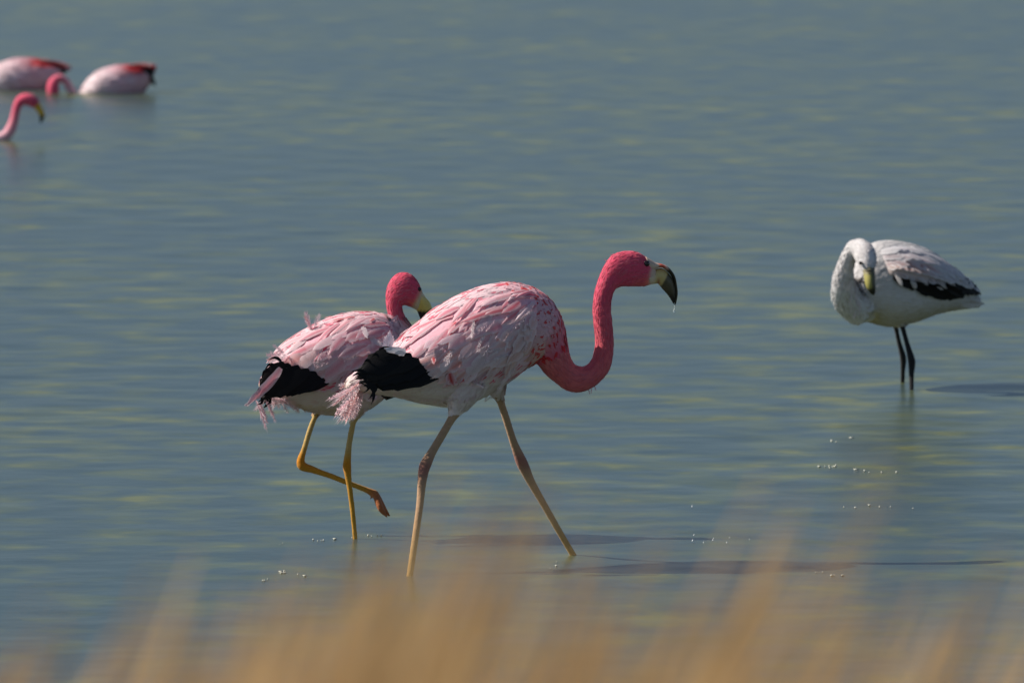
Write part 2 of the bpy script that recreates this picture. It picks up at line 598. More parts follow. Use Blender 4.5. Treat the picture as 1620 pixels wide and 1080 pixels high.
    def wing(self, top, bot, thick, colour, nu=26, nv=12):
        """a folded wing: a raised pad over the flank, near side and its mirror image; returns both objects and a BVH of body + pad"""
        tp, bt = catmull(top, 8), catmull(bot, 8)
        def samp(L, u):
            f = u * (len(L) - 1); i = min(int(f), len(L) - 2); return L[i] + (L[i + 1] - L[i]) * (f - i)
        self.wuv = lambda u, v: samp(tp, u) * (1 - v) + samp(bt, u) * v
        V, C = [], []
        for j in range(nv + 1):
            for i in range(nu + 1):
                u, v = i / nu, j / nv
                p = self.wuv(u, v)
                loc, nor = self.hit(p[0], p[1])
                edge = i in (0, nu) or j in (0, nv)
                off = thick * (smooth(0, 0.5, v) * 0.75 + 0.25) * (0.35 + 0.65 * smooth(0, 0.3, u))
                q = loc + nor * (-0.012 if edge else off)
                V.append(q)
                C.append(colour(u, v))
        w = nu + 1
        Fc = [(j * w + i, (j + 1) * w + i, (j + 1) * w + i + 1, j * w + i + 1) for j in range(nv) for i in range(nu)]
        me = mesh_from('wing', V, Fc, C)
        me.materials.append(M_SKIN)
        wn_ = link_mesh('wing', me, M_SKIN, self.root)
        n = self.n
        V2 = [v - 2 * v.dot(n) * n for v in V]
        me2 = mesh_from('wing', V2, [tuple(reversed(f)) for f in Fc], C)
        me2.materials.append(M_SKIN)
        wf = link_mesh('wing', me2, M_SKIN, self.root)
        allv = [tuple(c) for c in self.co] + [tuple(v) for v in V] + [tuple(v) for v in V2]
        pol = [tuple(p.vertices) for p in self.me.polygons]
        b = len(self.co)
        pol += [tuple(i + b for i in f) for f in Fc]
        b2 = b + len(V)
        pol += [tuple(i + b2 for i in f) for f in Fc]
        self.wbvh = BVHTree.FromPolygons(allv, pol)
        self.wings = (wn_, wf)
        return wn_, wf

    def plumage(self, count, spec, name='plumage'):
        """small contour feathers over the body as one mass; spec(x,y,side,idx) -> None or (length_px, width_px, lift, colour_root, colour_tip)"""
        me = self.me
        me.calc_loop_triangles()
        npoly = len(me.polygons)
        area = np.empty(npoly); me.polygons.foreach_get('area', area)
        cen = np.empty(npoly * 3); me.polygons.foreach_get('center', cen); cen = cen.reshape(-1, 3)
        nor = np.empty(npoly * 3); me.polygons.foreach_get('normal', nor); nor = nor.reshape(-1, 3)
        pick = RNG.choice(npoly, size=count, p=area / area.sum())
        idx, dist = self.station(cen[pick])
        V, C, Fc, NN = [], [], [], []
        for k, f in enumerate(pick):
            c = Vector(cen[f]); nn = Vector(nor[f])
            x, y = self.bp(c + self.A)
            s = spec(x, y, self.side(c + self.A), idx[k], dist[k])
            if s is None: continue
            L, W, lift, c0, c1 = s
            L /= self.S; W /= self.S
            j = int(np.abs(self.sp_i - idx[k]).argmin())
            j0, j1 = max(0, j - 3), min(len(self.sp_c) - 1, j + 3)
            t = Vector(self.sp_c[j0] - self.sp_c[j1])          # towards the tail
            t = t.normalized() + Vector((0, 0, -0.18)) + Vector(RNG.normal(0, 0.16, 3))
            t = (t - nn * t.dot(nn))
            if t.length < 0.05: continue
            t.normalize()
            b = nn.cross(t)
            lift *= 1 + 0.6 * RNG.random()
            m = len(V)
            rows = ((0, 0.4, -0.0008), (0.35, 1.0, 0.25), (0.75, 0.85, 0.65), (1.0, 0.25, 1.0))
            for (tt, ww, hh) in rows:
                p = c + t * (L * tt)
                if tt > 0:
                    lc, ln_, fi, ds = self.bvh.find_nearest(p)
                    if lc is not None and ds < 0.05: p, nn = lc, ln_
                p = p + nn * (lift * hh + 0.0006 * tt)
                cc = mixc(c0, c1, tt)
                wv = W * 0.5 * ww
                sk = RNG.normal(0, 0.12) * W
                V.extend((p - b * wv + b * sk - nn * wv * 0.06, p + nn * wv * 0.04 + b * sk, p + b * wv + b * sk - nn * wv * 0.06))
                C.extend((cc, cc, cc))
                nj = (nn + Vector(RNG.normal(0, 0.10, 3)) + t * 0.12 * tt).normalized()
                NN.extend((tuple((nj - b * 0.18).normalized()), tuple(nj), tuple((nj + b * 0.18).normalized())))
            for r in range(3):
                a = m + r * 3
                Fc.extend(((a, a + 3, a + 4, a + 1), (a + 1, a + 4, a + 5, a + 2)))
        mm = mesh_from(name, V, Fc, C)
        mm.normals_split_custom_set_from_vertices(NN)
        o = link_mesh(name, mm, M_PLUME, self.root)
        o['kind'] = 'stuff'
        return o

    def part(self, name, bm, mat, colour, parent=None):
        bmesh.ops.recalc_face_normals(bm, faces=bm.faces)
        me = bpy.data.meshes.new(name)
        bm.to_mesh(me); bm.free()
        cols = np.ones((len(me.vertices), 4), dtype=np.float32)
        for i, v in enumerate(me.vertices):
            w = v.co + self.A
            x, y = self.bp(w)
            cols[i, :3] = colour(x, y)
        at = me.color_attributes.new('Col', 'FLOAT_COLOR', 'POINT')
        at.data.foreach_set('color', cols.ravel())
        me.polygons.foreach_set('use_smooth', [True] * len(me.polygons))
        return link_mesh(name, me, mat, parent or self.root)

    def eye(self, px, py, r_px, mirror=True, loc=None):
        if loc is None:
            loc, nor = self.hit(px, py)
        for k in ((0, 1) if mirror else (0,)):
            bm = bmesh.new()
            bmesh.ops.create_uvsphere(bm, u_segments=16, v_segments=10, radius=r_px / self.S)
            c = loc if k == 0 else loc - 2 * loc.dot(self.n) * self.n
            for v in bm.verts: v.co = v.co + c
            self.part('eye', bm, M_EYE, lambda x, y: (0.012, 0.009, 0.008))

# colours shared by the adults
WHITE = lin(238, 222, 222)
PALE = lin(236, 200, 206)
BLUSH = lin(232, 160, 172)
PINK = lin(226, 92, 118)
DEEP = lin(214, 62, 92)
SALMON = lin(236, 128, 110)
RED = lin(222, 52, 48)
LEG = lin(172, 134, 84)

# ------------------------------------------------------------------ the setting
build_water()
build_bank()

def hsh(*a):
    v = math.sin(sum(x * k for x, k in zip(a, (12.9898, 78.233, 37.719)))) * 43758.5453
    return v - math.floor(v)

def jitter(c, s=0.08):
    k = 1 + random.uniform(-s, s)
    return tuple(min(1, max(0, x * k * (1 + random.uniform(-s, s) * 0.4))) for x in c)

def leg_depths(b, pts, y0, y1):
    """spread depth evenly along a leg from the hip's depth to the foot's"""
    n = len(pts)
    out = []
    for i, (x, y, r) in enumerate(pts):
        t = (y - pts[0][1]) / (pts[-1][1] - pts[0][1])
        out.append((x, y, ('Y', y0 + (y1 - y0) * t), r))
    return out

def leg_below(b, pts, depth=0.10):
    """carry the last stretch of a leg on under the water"""
    return pts

# ================================================================== flamingo striding in front
def flamingo_striding():
    b = Bird(740, 894, 16, 'large pink flamingo striding with head up and bent bill, dark wing tip')
    st = [(552, 598, 548, 614, 12), (585, 573, 585, 622, 34), (622, 549, 628, 628, 50), (655, 518, 672, 639, 60),
          (690, 490, 715, 645, 67), (725, 468, 755, 632, 70), (765, 453, 788, 613, 69), (805, 447, 818, 592, 63),
          (843, 455, 838, 578, 53), (871, 475, 848, 574, 42), (887, 503, 854, 580, 32), (896, 540, 864, 593, 25),
          (902, 565, 880, 606, 22), (911, 577, 897, 618, 20), (925, 579, 918, 620, 19), (936, 570, 941, 610, 17.5),
          (941, 553, 963, 586, 16.5), (942, 535, 970, 553, 15.5), (940, 515, 969, 520, 15), (938, 492, 966, 490, 14.5),
          (940, 468, 968, 470, 14.5), (945, 448, 973, 458, 14.5), (955, 423, 982, 453, 15.5), (968, 404, 995, 453, 17),
          (988, 397, 1006, 453, 17.5), (1007, 398, 1019, 453, 16), (1020, 405, 1030, 450, 12.5), (1028, 410, 1035, 449, 10),
          (1034, 415, 1039, 446, 7)]
    b.loft(st)
    Yn, Yf = on_water(648, 910).y, on_water(906, 878).y
    hip = b.A.y
    near = [(735, 606, 36), (726, 636, 21), (716, 659, 7.6), (700, 687, 6.6), (684, 714, 7.0), (674, 733, 9.2), (670, 745, 8.6), (667, 768, 7.0),
            (664, 800, 6.0), (657, 850, 5.6), (649, 905, 5.4), (645, 930, 5.4), (641, 960, 5.4)]
    b.tube(leg_depths(b, near, hip - 0.055, Yn - 0.02))
    far = [(775, 588, 32), (784, 610, 18), (791, 632, 7.0), (800, 660, 6.2), (812, 698, 6.4), (824, 728, 9.2), (830, 741, 9.0), (840, 762, 7.0),
           (860, 797, 5.8), (884, 839, 5.4), (907, 878, 5.2), (922, 903, 5.2), (932, 922, 5.2)]
    b.tube(leg_depths(b, far, hip + 0.07, Yf + 0.02))
    face = lin(206, 176, 158)
    def colour(x, y, s, i, d):
        if y > 630 and x < 935 and d > 1.25 or y > 655:
            j = math.exp(-((y - 735) / 16) ** 2)
            c = mixc(lin(178, 142, 108), lin(150, 92, 84), j * 0.8)
            return mixc(c, lin(190, 150, 90), smooth(790, 900, y))
        nz = hsh(x * 0.07, y * 0.07, s * 9)
        body = mixc(PALE, BLUSH, 0.25 + 0.3 * nz)
        body = mixc(body, lin(232, 212, 200), smooth(585, 620, y) * (1 - smooth(6.5, 8.5, i)))  # warm belly: dirt, plus water-bounced light put into the colour
        body = mixc(body, SALMON, 0.5 * smooth(7.0, 9.5, i) * smooth(520, 570, y))  # lower breast warmed: light bounced off the water put into the colour
        c = mixc(body, lin(212, 104, 104), smooth(8.3, 11.5, i))  # browner lower neck: its shade is put into the plumage colour
        c = mixc(c, mixc(PINK, DEEP, 0.55), smooth(13, 22, i))
        # pale face in front of the eye, orange cheek
        c = mixc(c, lin(226, 104, 92), smooth(23.5, 25.3, i) * smooth(428, 446, y) * 0.8)
        c = mixc(c, face, smooth(25.4, 26.4, i + (y - 420) * 0.012))
        # red under the wing
        r = math.exp(-(((x - 690) / 26) ** 2 + ((y - 598) / 8) ** 2)) + math.exp(-(((x - 740) / 40) ** 2 + ((y - 591) / 5) ** 2))
        c = mixc(c, lin(206, 60, 50), min(0.9, r))
        return c
    b.finish_body(0.0034, colour)
    # bill
    up = [(1020, 405, 1022, 428, 12), (1029, 410, 1031, 428.5, 11.5), (1037, 415, 1040, 424, 10.5), (1047, 417.5, 1048, 423.5, 10), (1056, 421.5, 1054, 428, 9.5), (1063, 429, 1060, 434, 8.5),
          (1068, 438, 1064, 441.5, 7), (1071, 453, 1067, 454.5, 5.5), (1072, 465, 1068, 465, 4), (1070, 478, 1067, 476, 2), (1068, 483, 1067, 481, 0.8)]
    lo = [(1020, 427, 1026, 449, 12), (1030, 429, 1032, 449.5, 11), (1039.5, 425, 1040, 448.5, 10.5), (1047.5, 424.5, 1042.5, 450.5, 10), (1054, 428.6, 1047, 456, 9.2), (1059.6, 434.6, 1052, 461.5, 8.2),
          (1064, 442, 1056, 466, 7), (1066.6, 455, 1059.5, 471, 5.4), (1067.6, 465.5, 1063, 477, 3.8), (1067, 476, 1065.5, 481, 1.5)]
    blk = lin(84, 74, 52)
    def c_up(x, y):
        c = mixc(lin(206, 180, 160), lin(205, 92, 62), smooth(1038, 1042, x) * (1 - 0.7 * smooth(1048, 1052, x)))
        return mixc(c, lin(62, 54, 40), smooth(1052, 1058, x + (y - 424) * 0.4))
    def c_lo(x, y):
        # boundary from (1052,430) to (1042,448)
        q = (x - 1055) * 18 + (y - 431) * 10
        c = mixc(lin(212, 188, 160), lin(202, 176, 112), smooth(1030, 1038, x))
        c = mixc(c, lin(168, 100, 78), math.exp(-((x - 1038.5 - (y - 438) * 0.15) / 2.2) ** 2) * smooth(436, 446, y))
        return mixc(c, mixc(blk, lin(22, 20, 18), smooth(455, 475, y)), smooth(-20, 40, q))
    bm = bmesh.new(); b.loft(up, 4, 16, bm, False); b.part('upper_bill', bm, M_BILL, c_up)
    bm = bmesh.new(); b.loft(lo, 4, 16, bm, False); b.part('lower_bill', bm, M_BILL, c_lo)
    bm = bmesh.new(); b.tube([(1045, 419.4, -0.0125, 0.9), (1049, 420.4, -0.0128, 1.3), (1053, 422.3, -0.0125, 0.9)], 2, 8, bm); b.part('nostril', bm, M_BILL, lambda x, y: (0.01, 0.008, 0.008))
    b.eye(1019.5, 416, 5.0)
    # plumage
    def spec(x, y, s, i, d):
        if y > 640 or d > 1.35: return None
        rr = RNG.random()
        if i > 10.5:                                   # neck and head: short hair-like feathers
            if i > 25.6: return None
            c = mixc(mixc(lin(212, 102, 104), mixc(PINK, DEEP, 0.5), smooth(12, 20, i)), BLUSH, RNG.random() * 0.25)  # lower-neck feathers carry the same painted shade
            return (10, 1.5, 0.0005, c, mixc(c, PALE, 0.12 * rr))
        if i > 6.9:                                    # breast with red fleck feathers
            c = mixc(mixc(mixc(PALE, BLUSH, 0.3), lin(226, 176, 156), smooth(510, 560, y)), PINK, smooth(8.2, 10.6, i))  # warm water bounce painted into the lower breast feathers
            if rr < 0.24: return (15, 6, 0.0022, mixc(RED, PINK, 0.2), mixc(RED, c, 0.25))
            return (22, 8, 0.0018, c, mixc(c, PALE, 0.35))
        c = mixc(PALE, BLUSH, RNG.random() * 0.6)
        if y > 614: return (14, 5, 0.0012, lin(228, 208, 194), lin(236, 220, 210))  # belly feathers: dirty, and warmed in colour for the bounce from the water
        if y > 586: return (24, 7, 0.002, mixc(c, lin(226, 206, 190), 0.6), lin(236, 220, 212))
        if rr < 0.16: return (30, 5, 0.0020, mixc(PINK, RED, 0.35), mixc(PINK, c, 0.3))
        return (34, 11, 0.0012, c, mixc(c, WHITE, 0.6))
    b.plumage(9500, spec)
    # folded wings
    wc = lambda u, v: mixc(BLUSH, PALE, 0.3 + 0.5 * v)
    top = [(842, 462), (832, 456), (810, 451), (780, 455), (740, 467), (700, 488), (660, 518), (628, 546)]
    bot = [(826, 530), (815, 548), (796, 566), (772, 580), (745, 588), (715, 591), (692, 589), (668, 580)]
    wn_, wf = b.wing(top, bot, 0.012, wc)
    for r, (v, L, W, cnt) in enumerate(((0.86, 40, 15, 17), (0.70, 46, 17, 16), (0.54, 50, 17, 16), (0.38, 54, 16, 16), (0.22, 60, 14, 16), (0.06, 66, 11, 16))):
        for k in range(cnt):
            u = (k + 0.5 + random.uniform(-0.25, 0.25)) / cnt * 0.86 + 0.03
            p = b.wuv(u, min(0.95, v + random.uniform(-0.05, 0.05)))
            # towards the tail along the back, dropping more on the lower rows
            q = b.wuv(min(1, u + 0.25), v)
            dv = Vector((q[0] - p[0], q[1] - p[1])).normalized()
            dn = Vector((-0.35, 0.94))
            w = 0.15 + 0.65 * v * (1 - 0.35 * u)
            dv = (dv * (1 - w) + dn * w).normalized()
            ln = L * random.uniform(0.6, 1.4) * (0.55 + 0.45 * smooth(0, 0.35, u)) * (1 - 0.45 * smooth(0.72, 1.0, u))
            dv.rotate(Matrix.Rotation(random.gauss(0, 0.16), 2))
            t = random.random()
            if r == 5: c = mixc(PINK, PALE, t)
            elif r == 4: c = mixc(mixc(PINK, RED, 0.3), PALE, min(1, 1.5 * t))
            elif r == 3: c = mixc(PINK, PALE, min(1, 0.4 + 0.9 * t))
            elif u > 0.6: c = mixc(SALMON, WHITE, min(1, 0.1 + t))
            else: c = mixc(BLUSH, lin(234, 208, 210), min(1, 0.1 + t))
            if r <= 2: c = mixc(c, lin(230, 190, 172), 0.55 * (1 - smooth(0.25, 0.6, u)) + 0.25 * (r == 0))  # warm shade of the flank put into the lower and front feather tints
            b.surf_feather(p[0], p[1], dv.x * ln, dv.y * ln, W * random.uniform(0.6, 1.25), jitter(c, 0.10), wn_, lift=random.uniform(0.003, 0.012), bvh=b.wbvh)
    # loose barbs fringing the wing
    for k in range(26):
        u, v = random.uniform(0.1, 0.85), random.uniform(0.25, 0.98)
        p = b.wuv(u, v)
        a = random.gauss(2.35, 0.35)
        ln = random.uniform(16, 34)
        b.surf_feather(p[0], p[1], math.cos(a) * ln, math.sin(a) * ln, random.uniform(6, 12), mixc(lin(236, 226, 228), BLUSH, random.random() * 0.7), wn_, me=random.choice(PLUMES), lift=0.008, bvh=b.wbvh, mirror=False, name='plume')
    for (x, y, dx, dy, w) in ((662, 552, -4, 16, 9), (666, 556, 2, 14, 8), (704, 586, -14, 14, 16), (692, 584, 8, 16, 16), (712, 587, -14, 12, 14), (724, 589, -16, 7, 9), (740, 588, -18, 5, 8), (758, 585, -18, 5, 6), (776, 580, -18, 6, 5)):
        b.surf_feather(x, y, dx, dy, w, RED if y < 560 else lin(196, 58, 48), wn_, lift=0.018, bvh=b.wbvh)
    # pale curling plumes on the flank and thigh
    for (x, y, dx, dy, w) in ((745, 520, -16, 26, 10), (760, 536, -22, 16, 9), (782, 520, -8, 22, 9), (775, 540, -26, 12, 9), (790, 552, -34, 10, 9), (775, 556, -30, 12, 8),
                              (800, 572, -22, 12, 12), (795, 580, -24, 12, 12), (790, 590, -20, 12, 12), (785, 598, -16, 14, 12), (782, 606, -10, 18, 12), (776, 614, -2, 24, 12), (700, 545, -16, 26, 12), (733, 500, -6, 30, 12)):
        b.surf_feather(x, y, dx, dy, w, lin(238, 226, 222), b.body, me=random.choice(PLUMES + CURLS), lift=0.014, bvh=b.wbvh, name='plume')
        b.surf_feather(x + random.uniform(-4, 4), y + random.uniform(-4, 4), dx * random.uniform(0.8, 1.2), dy * random.uniform(0.8, 1.2), w * 0.9, lin(240, 230, 226), b.body, me=random.choice(PLUMES), lift=0.012, bvh=b.wbvh, mirror=False, name='plume')
    # black flight feathers, folded; both wings
    fl = [((694, 594), (582, 615), 30), ((688, 590), (574, 611), 30), ((677, 580), (566, 606), 30), ((664, 571), (560, 600), 28), ((652, 563), (557, 594), 26),
          ((642, 557), (561, 588), 24), ((632, 553), (572, 578), 20), ((624, 552), (586, 567), 16), ((672, 585), (594, 614), 26), ((655, 577), (580, 600), 30), ((640, 566), (575, 590), 28)]
    for k, (a, t, w) in enumerate(fl):
        f = k / 11
        ra = b.P(a[0], a[1], -0.100 - 0.002 * (k % 4)) - b.A
        rt = b.P(t[0], t[1], -0.085 - 0.003 * (k % 5)) - b.A
        nn = (-b.n + Vector((0, 0, 0.35))).normalized()
        c = (0.008, 0.0075, 0.008) if k % 3 else (0.014, 0.012, 0.011)
        b.feather(FLIGHT[k % 6], ra, rt, nn, w / b.S, c, wn_, 'flight_feather')
        if k < 6:
            fa = b.P(a[0] + 6, a[1] + 14, -0.05) - b.A; ft = b.P(t[0] + 14, t[1] + 12, -0.02) - b.A
            b.feather(FLIGHT[k % 6], fa, ft, nn, w / b.S, c, b.wings[1], 'flight_feather', True)
    for k, (a, t, w, h) in enumerate((((578, 602), (587, 640), 9, 0), ((584, 604), (582, 632), 8, 0), ((584, 600), (555, 588), 8, 1), ((580, 606), (560, 598), 9, 1), ((590, 606), (586, 624), 7, 0), ((572, 606), (572, 622), 7, 2),
                                      ((612, 556), (600, 556), 6, 1), ((600, 566), (588, 566), 6, 1), ((588, 576), (574, 577), 7, 1))):
        ra = b.P(a[0], a[1], -0.102) - b.A; rt = b.P(t[0], t[1], -0.104) - b.A
        b.feather(HOOKS[h], ra, rt, -b.n, w / b.S, (0.009, 0.0085, 0.009), wn_, 'flight_feather')
    # white shaft feather over the black, raised beside the back
    for a, t, w in (((642, 556), (607, 551), 12), ((640, 560), (618, 552), 10)):
        b.feather(VANES[1], b.P(a[0], a[1], -0.108) - b.A, b.P(t[0], t[1], -0.108) - b.A, -b.n, w / b.S, lin(226, 226, 232), wn_)
    for a, t, w in (((612, 552), (617, 522), 9), ((606, 556), (612, 530), 10), ((616, 550), (622, 530), 7)):
        b.feather(VANES[2], b.P(a[0], a[1], -0.03) - b.A, b.P(t[0], t[1], -0.01) - b.A, -b.n, w / b.S, lin(222, 226, 232), wn_)
    # fluffy tail
    tl = [((572, 602), (527, 640), 14), ((570, 604), (524, 636), 12), ((572, 608), (530, 662), 14), ((570, 606), (536, 656), 14), ((574, 608), (541, 662), 14), ((576, 610), (549, 668), 14),
          ((568, 602), (532, 628), 14), ((574, 606), (552, 645), 16), ((578, 610), (556, 660), 12), ((566, 600), (540, 618), 14), ((576, 604), (546, 630), 18)]
    tl += [((a[0] + random.uniform(-3, 3), a[1] + random.uniform(-3, 3)), (t[0] + random.uniform(-5, 8), t[1] + random.uniform(-8, 4)), w * 1.1) for a, t, w in tl] * 2
    for k, (a, t, w) in enumerate(tl):
        ls = -0.07 + 0.012 * (k % 11)
        c = (SALMON, PALE, WHITE, BLUSH, lin(238, 150, 140))[k % 5]
        b.feather((PLUMES + CURLS)[(k * 3) % 10], b.P(a[0], a[1], ls * 0.6) - b.A, b.P(t[0], t[1], ls) - b.A, (-b.n + Vector((0, 0, 0.3))).normalized(), w / b.S, c, b.root, 'tail_feather')
    # thigh and vent down
    for k in range(24):
        x = 605 + k * 6.6 + random.uniform(-3, 3)
        yb = 618 + 16 * math.sin((x - 600) / 170 * math.pi)
        b.surf_feather(x, yb - 10, random.uniform(-14, -4), random.uniform(8, 15), 7, mixc(lin(232, 214, 202), SALMON, random.random() * 0.35), b.body, me=random.choice(PLUMES), lift=0.003, name='plume')
    # tuft of the nape and throat
    for (x, y, dx, dy) in ((972, 405, -6, -3), (975, 402, -7, -1), (962, 416, -5, -7), (930, 612, 2, 12), (936, 612, -2, 10), (940, 609, 2, 9)):
        b.feather(PLUMES[2], b.P(x, y) - b.A, b.P(x + dx, y + dy) - b.A, -b.n, 5 / b.S, mixc(DEEP, PINK, 0.6), b.body, 'plume')
    # the drop at the bill tip
    bm = bmesh.new()
    b.tube([(1067.3, 480, 0, 0.5), (1067.4, 484, 0, 0.5), (1067.2, 488, 0, 0.9), (1066.8, 491, 0, 1.7), (1066.8, 493.5, 0, 1.6), (1066.8, 495, 0, 0.3)], 3, 10, bm)
    m, nt, p, out = new_mat('water_drop')
    p.inputs['Base Color'].default_value = (0.9, 0.95, 0.9, 1); p.inputs['Transmission Weight'].default_value = 0.7; p.inputs['Roughness'].default_value = 0.05; p.inputs['IOR'].default_value = 1.33
    me = bpy.data.meshes.new('water_drop'); bmesh.ops.recalc_face_normals(bm, faces=bm.faces); bm.to_mesh(me); bm.free()
    o = link_mesh('water_drop', me, m)
    o.location = b.A
    o['label'] = 'tiny water drop hanging from the striding flamingo bill tip'; o['category'] = 'water drop'
    return b

# ================================================================== flamingo behind it, one foot raised
def flamingo_lifting():
    b = Bird(545, 851, 16, 'pink flamingo with one yellow leg raised, partly behind another flamingo')
    st = [(416, 598, 412, 612, 10), (432, 570, 430, 624, 26), (448, 547, 462, 640, 42), (475, 527, 495, 652, 55), (508, 509, 530, 657, 63), (545, 496, 565, 655, 66),
          (578, 493, 597, 636, 62), (603, 497, 620, 612, 53), (619, 510, 634, 594, 43), (629, 530, 640, 592, 33), (642, 552, 654, 598, 23), (654, 560, 672, 600, 18),
          (662, 563, 687, 577, 15), (656, 556, 680, 552, 14), (642, 545, 665, 533, 13.5), (628, 528, 652, 518, 13), (618, 508, 643, 505, 13), (612.5, 490, 637, 492, 13),
          (611, 473, 636, 483, 13.5), (612, 458, 639, 482, 15), (618, 443, 643, 483.5, 17), (629, 432.5, 647, 485, 18), (642, 430.5, 651, 486.5, 18), (654, 436.5, 655, 488.5, 16),
          (662, 447, 658, 490, 13), (667, 458, 660.5, 491.5, 10), (669, 464, 663, 490, 7)]
    b.loft(st)
    hip = b.A.y
    Yp = on_water(562, 852).y
    plant = [(572, 625, 24), (566, 645, 14), (560, 664, 5.4), (556, 682, 4.8), (552, 705, 4.8), (549.5, 728, 6.2), (549, 738, 7.0), (550.5, 752, 5.6), (553, 770, 4.6), (557.5, 806, 4.2), (562, 852, 4.0), (564, 872, 4.0), (566, 890, 4)]
    b.tube(leg_depths(b, plant, hip - 0.04, Yp))
    Yr = hip + 0.07
    raised = [(515, 612, 24), (507, 636, 14), (500, 655, 5.0), (491, 678, 4.6), (481, 711, 4.6), (476, 727, 6.4), (478, 737, 7.4), (493, 742, 6.0), (508, 747.5, 4.9), (523, 752.5, 4.6), (552, 764, 4.4), (578, 774, 4.6), (592, 780.5, 6.4)]
    b.tube([(x, y, ('Y', Yr), r) for x, y, r in raised])
    # folded toes of the raised foot, webbed
    for (p1, p2, p3, dy) in (((598, 787), (606, 803), (617, 817), 0.0), ((596, 788), (602, 804), (613, 818), -0.018), ((597, 787), (604, 802), (614, 814), 0.018)):
        b.tube([(592, 779, ('Y', Yr), 5.8), (*p1, ('Y', Yr + dy * 0.5), 5.2), (*p2, ('Y', Yr + dy), 5.0), (*p3, ('Y', Yr + dy * 0.8), 1.6)])
    b.tube([(590, 780, ('Y', Yr), 3), (587, 786, ('Y', Yr), 2), (586, 791, ('Y', Yr), 1)])
    face = lin(212, 190, 150)
    YL = lin(196, 142, 44)
    def colour(x, y, s, i, d):
        if y > 655 and d > 1.05 or y > 668:
            j = math.exp(-((y - 735) / 14) ** 2) * (1 if x < 560 else 0)
            c = mixc(lin(190, 158, 96), YL, smooth(700, 735, y))
            c = mixc(c, lin(196, 126, 24), j)
            c = mixc(c, lin(172, 104, 62), smooth(575, 600, x) * smooth(765, 785, y))
            return c
        nz = hsh(x * 0.07, y * 0.07, s * 9)
        body = mixc(PALE, BLUSH, 0.35 + 0.3 * nz)
        body = mixc(body, lin(226, 196, 168), smooth(600, 628, y))
        c = mixc(body, mixc(PINK, BLUSH, 0.2), smooth(8.0, 10.5, i))
        c = mixc(c, mixc(PINK, DEEP, 0.6), smooth(13, 20, i))
        c = mixc(c, lin(228, 110, 86), smooth(20.5, 22.3, i) * smooth(462, 482, y) * 0.8)
        c = mixc(c, face, smooth(22.6, 24.0, i + (x - 650) * 0.01))
        r = math.exp(-(((x - 535) / 18) ** 2 + ((y - 595) / 9) ** 2))
        return mixc(c, lin(206, 52, 56), min(0.95, 1.2 * r))
    b.finish_body(0.0036, colour)
    bl = [(662, 448, 657, 489, 12), (668, 461, 660, 492, 10.5), (674, 470.5, 662, 497, 9.5), (680, 478, 664, 502, 8.5), (683, 486, 666, 506, 7), (682, 494, 668, 509, 5), (678, 504, 671, 511, 3), (674, 513, 672, 514, 0.8)]
    def c_b(x, y):
        q = (x - 676) * 0.5 + (y - 487)
        return mixc(mixc(lin(214, 190, 150), lin(216, 192, 96), smooth(464, 474, y)), lin(34, 28, 24), smooth(-2, 2.5, q + math.copysign(1, 668 - x) * 3 * smooth(0, 6, abs(668 - x))))
    bm = bmesh.new(); b.loft(bl, 4, 16, bm, False); b.part('bill', bm, M_BILL, c_b)
    b.eye(660.5, 456.5, 3.5)
    def spec(x, y, s, i, d):
        if y > 658 or d > 1.35: return None
        rr = RNG.random()
        if i > 10:
            if i > 23: return None
            c = mixc(mixc(PINK, DEEP, smooth(13, 20, i) * 0.5), BLUSH, RNG.random() * 0.35)
            return (10, 1.5, 0.0005, c, mixc(c, PALE, 0.12 * rr))
        c = mixc(PALE, BLUSH, RNG.random() * 0.7)
        if y > 636: return (14, 5, 0.0012, lin(224, 196, 168), lin(232, 208, 186))
        if y > 608: return (22, 7, 0.002, mixc(c, lin(224, 196, 170), 0.6), lin(234, 214, 200))
        if rr < 0.12: return (28, 5, 0.0020, mixc(PINK, RED, 0.25), mixc(PINK, c, 0.3))
        return (32, 11, 0.0012, c, mixc(c, WHITE, 0.5))
    b.plumage(7500, spec)
    wc = lambda u, v: mixc(BLUSH, PALE, 0.2 + 0.4 * v)
    top = [(612, 508), (595, 500), (565, 497), (530, 504), (495, 521), (465, 541), (445, 558)]
    bot = [(605, 560), (590, 582), (565, 592), (540, 592), (515, 586), (490, 580), (462, 578)]
    wn_, wf = b.wing(top, bot, 0.010, wc)
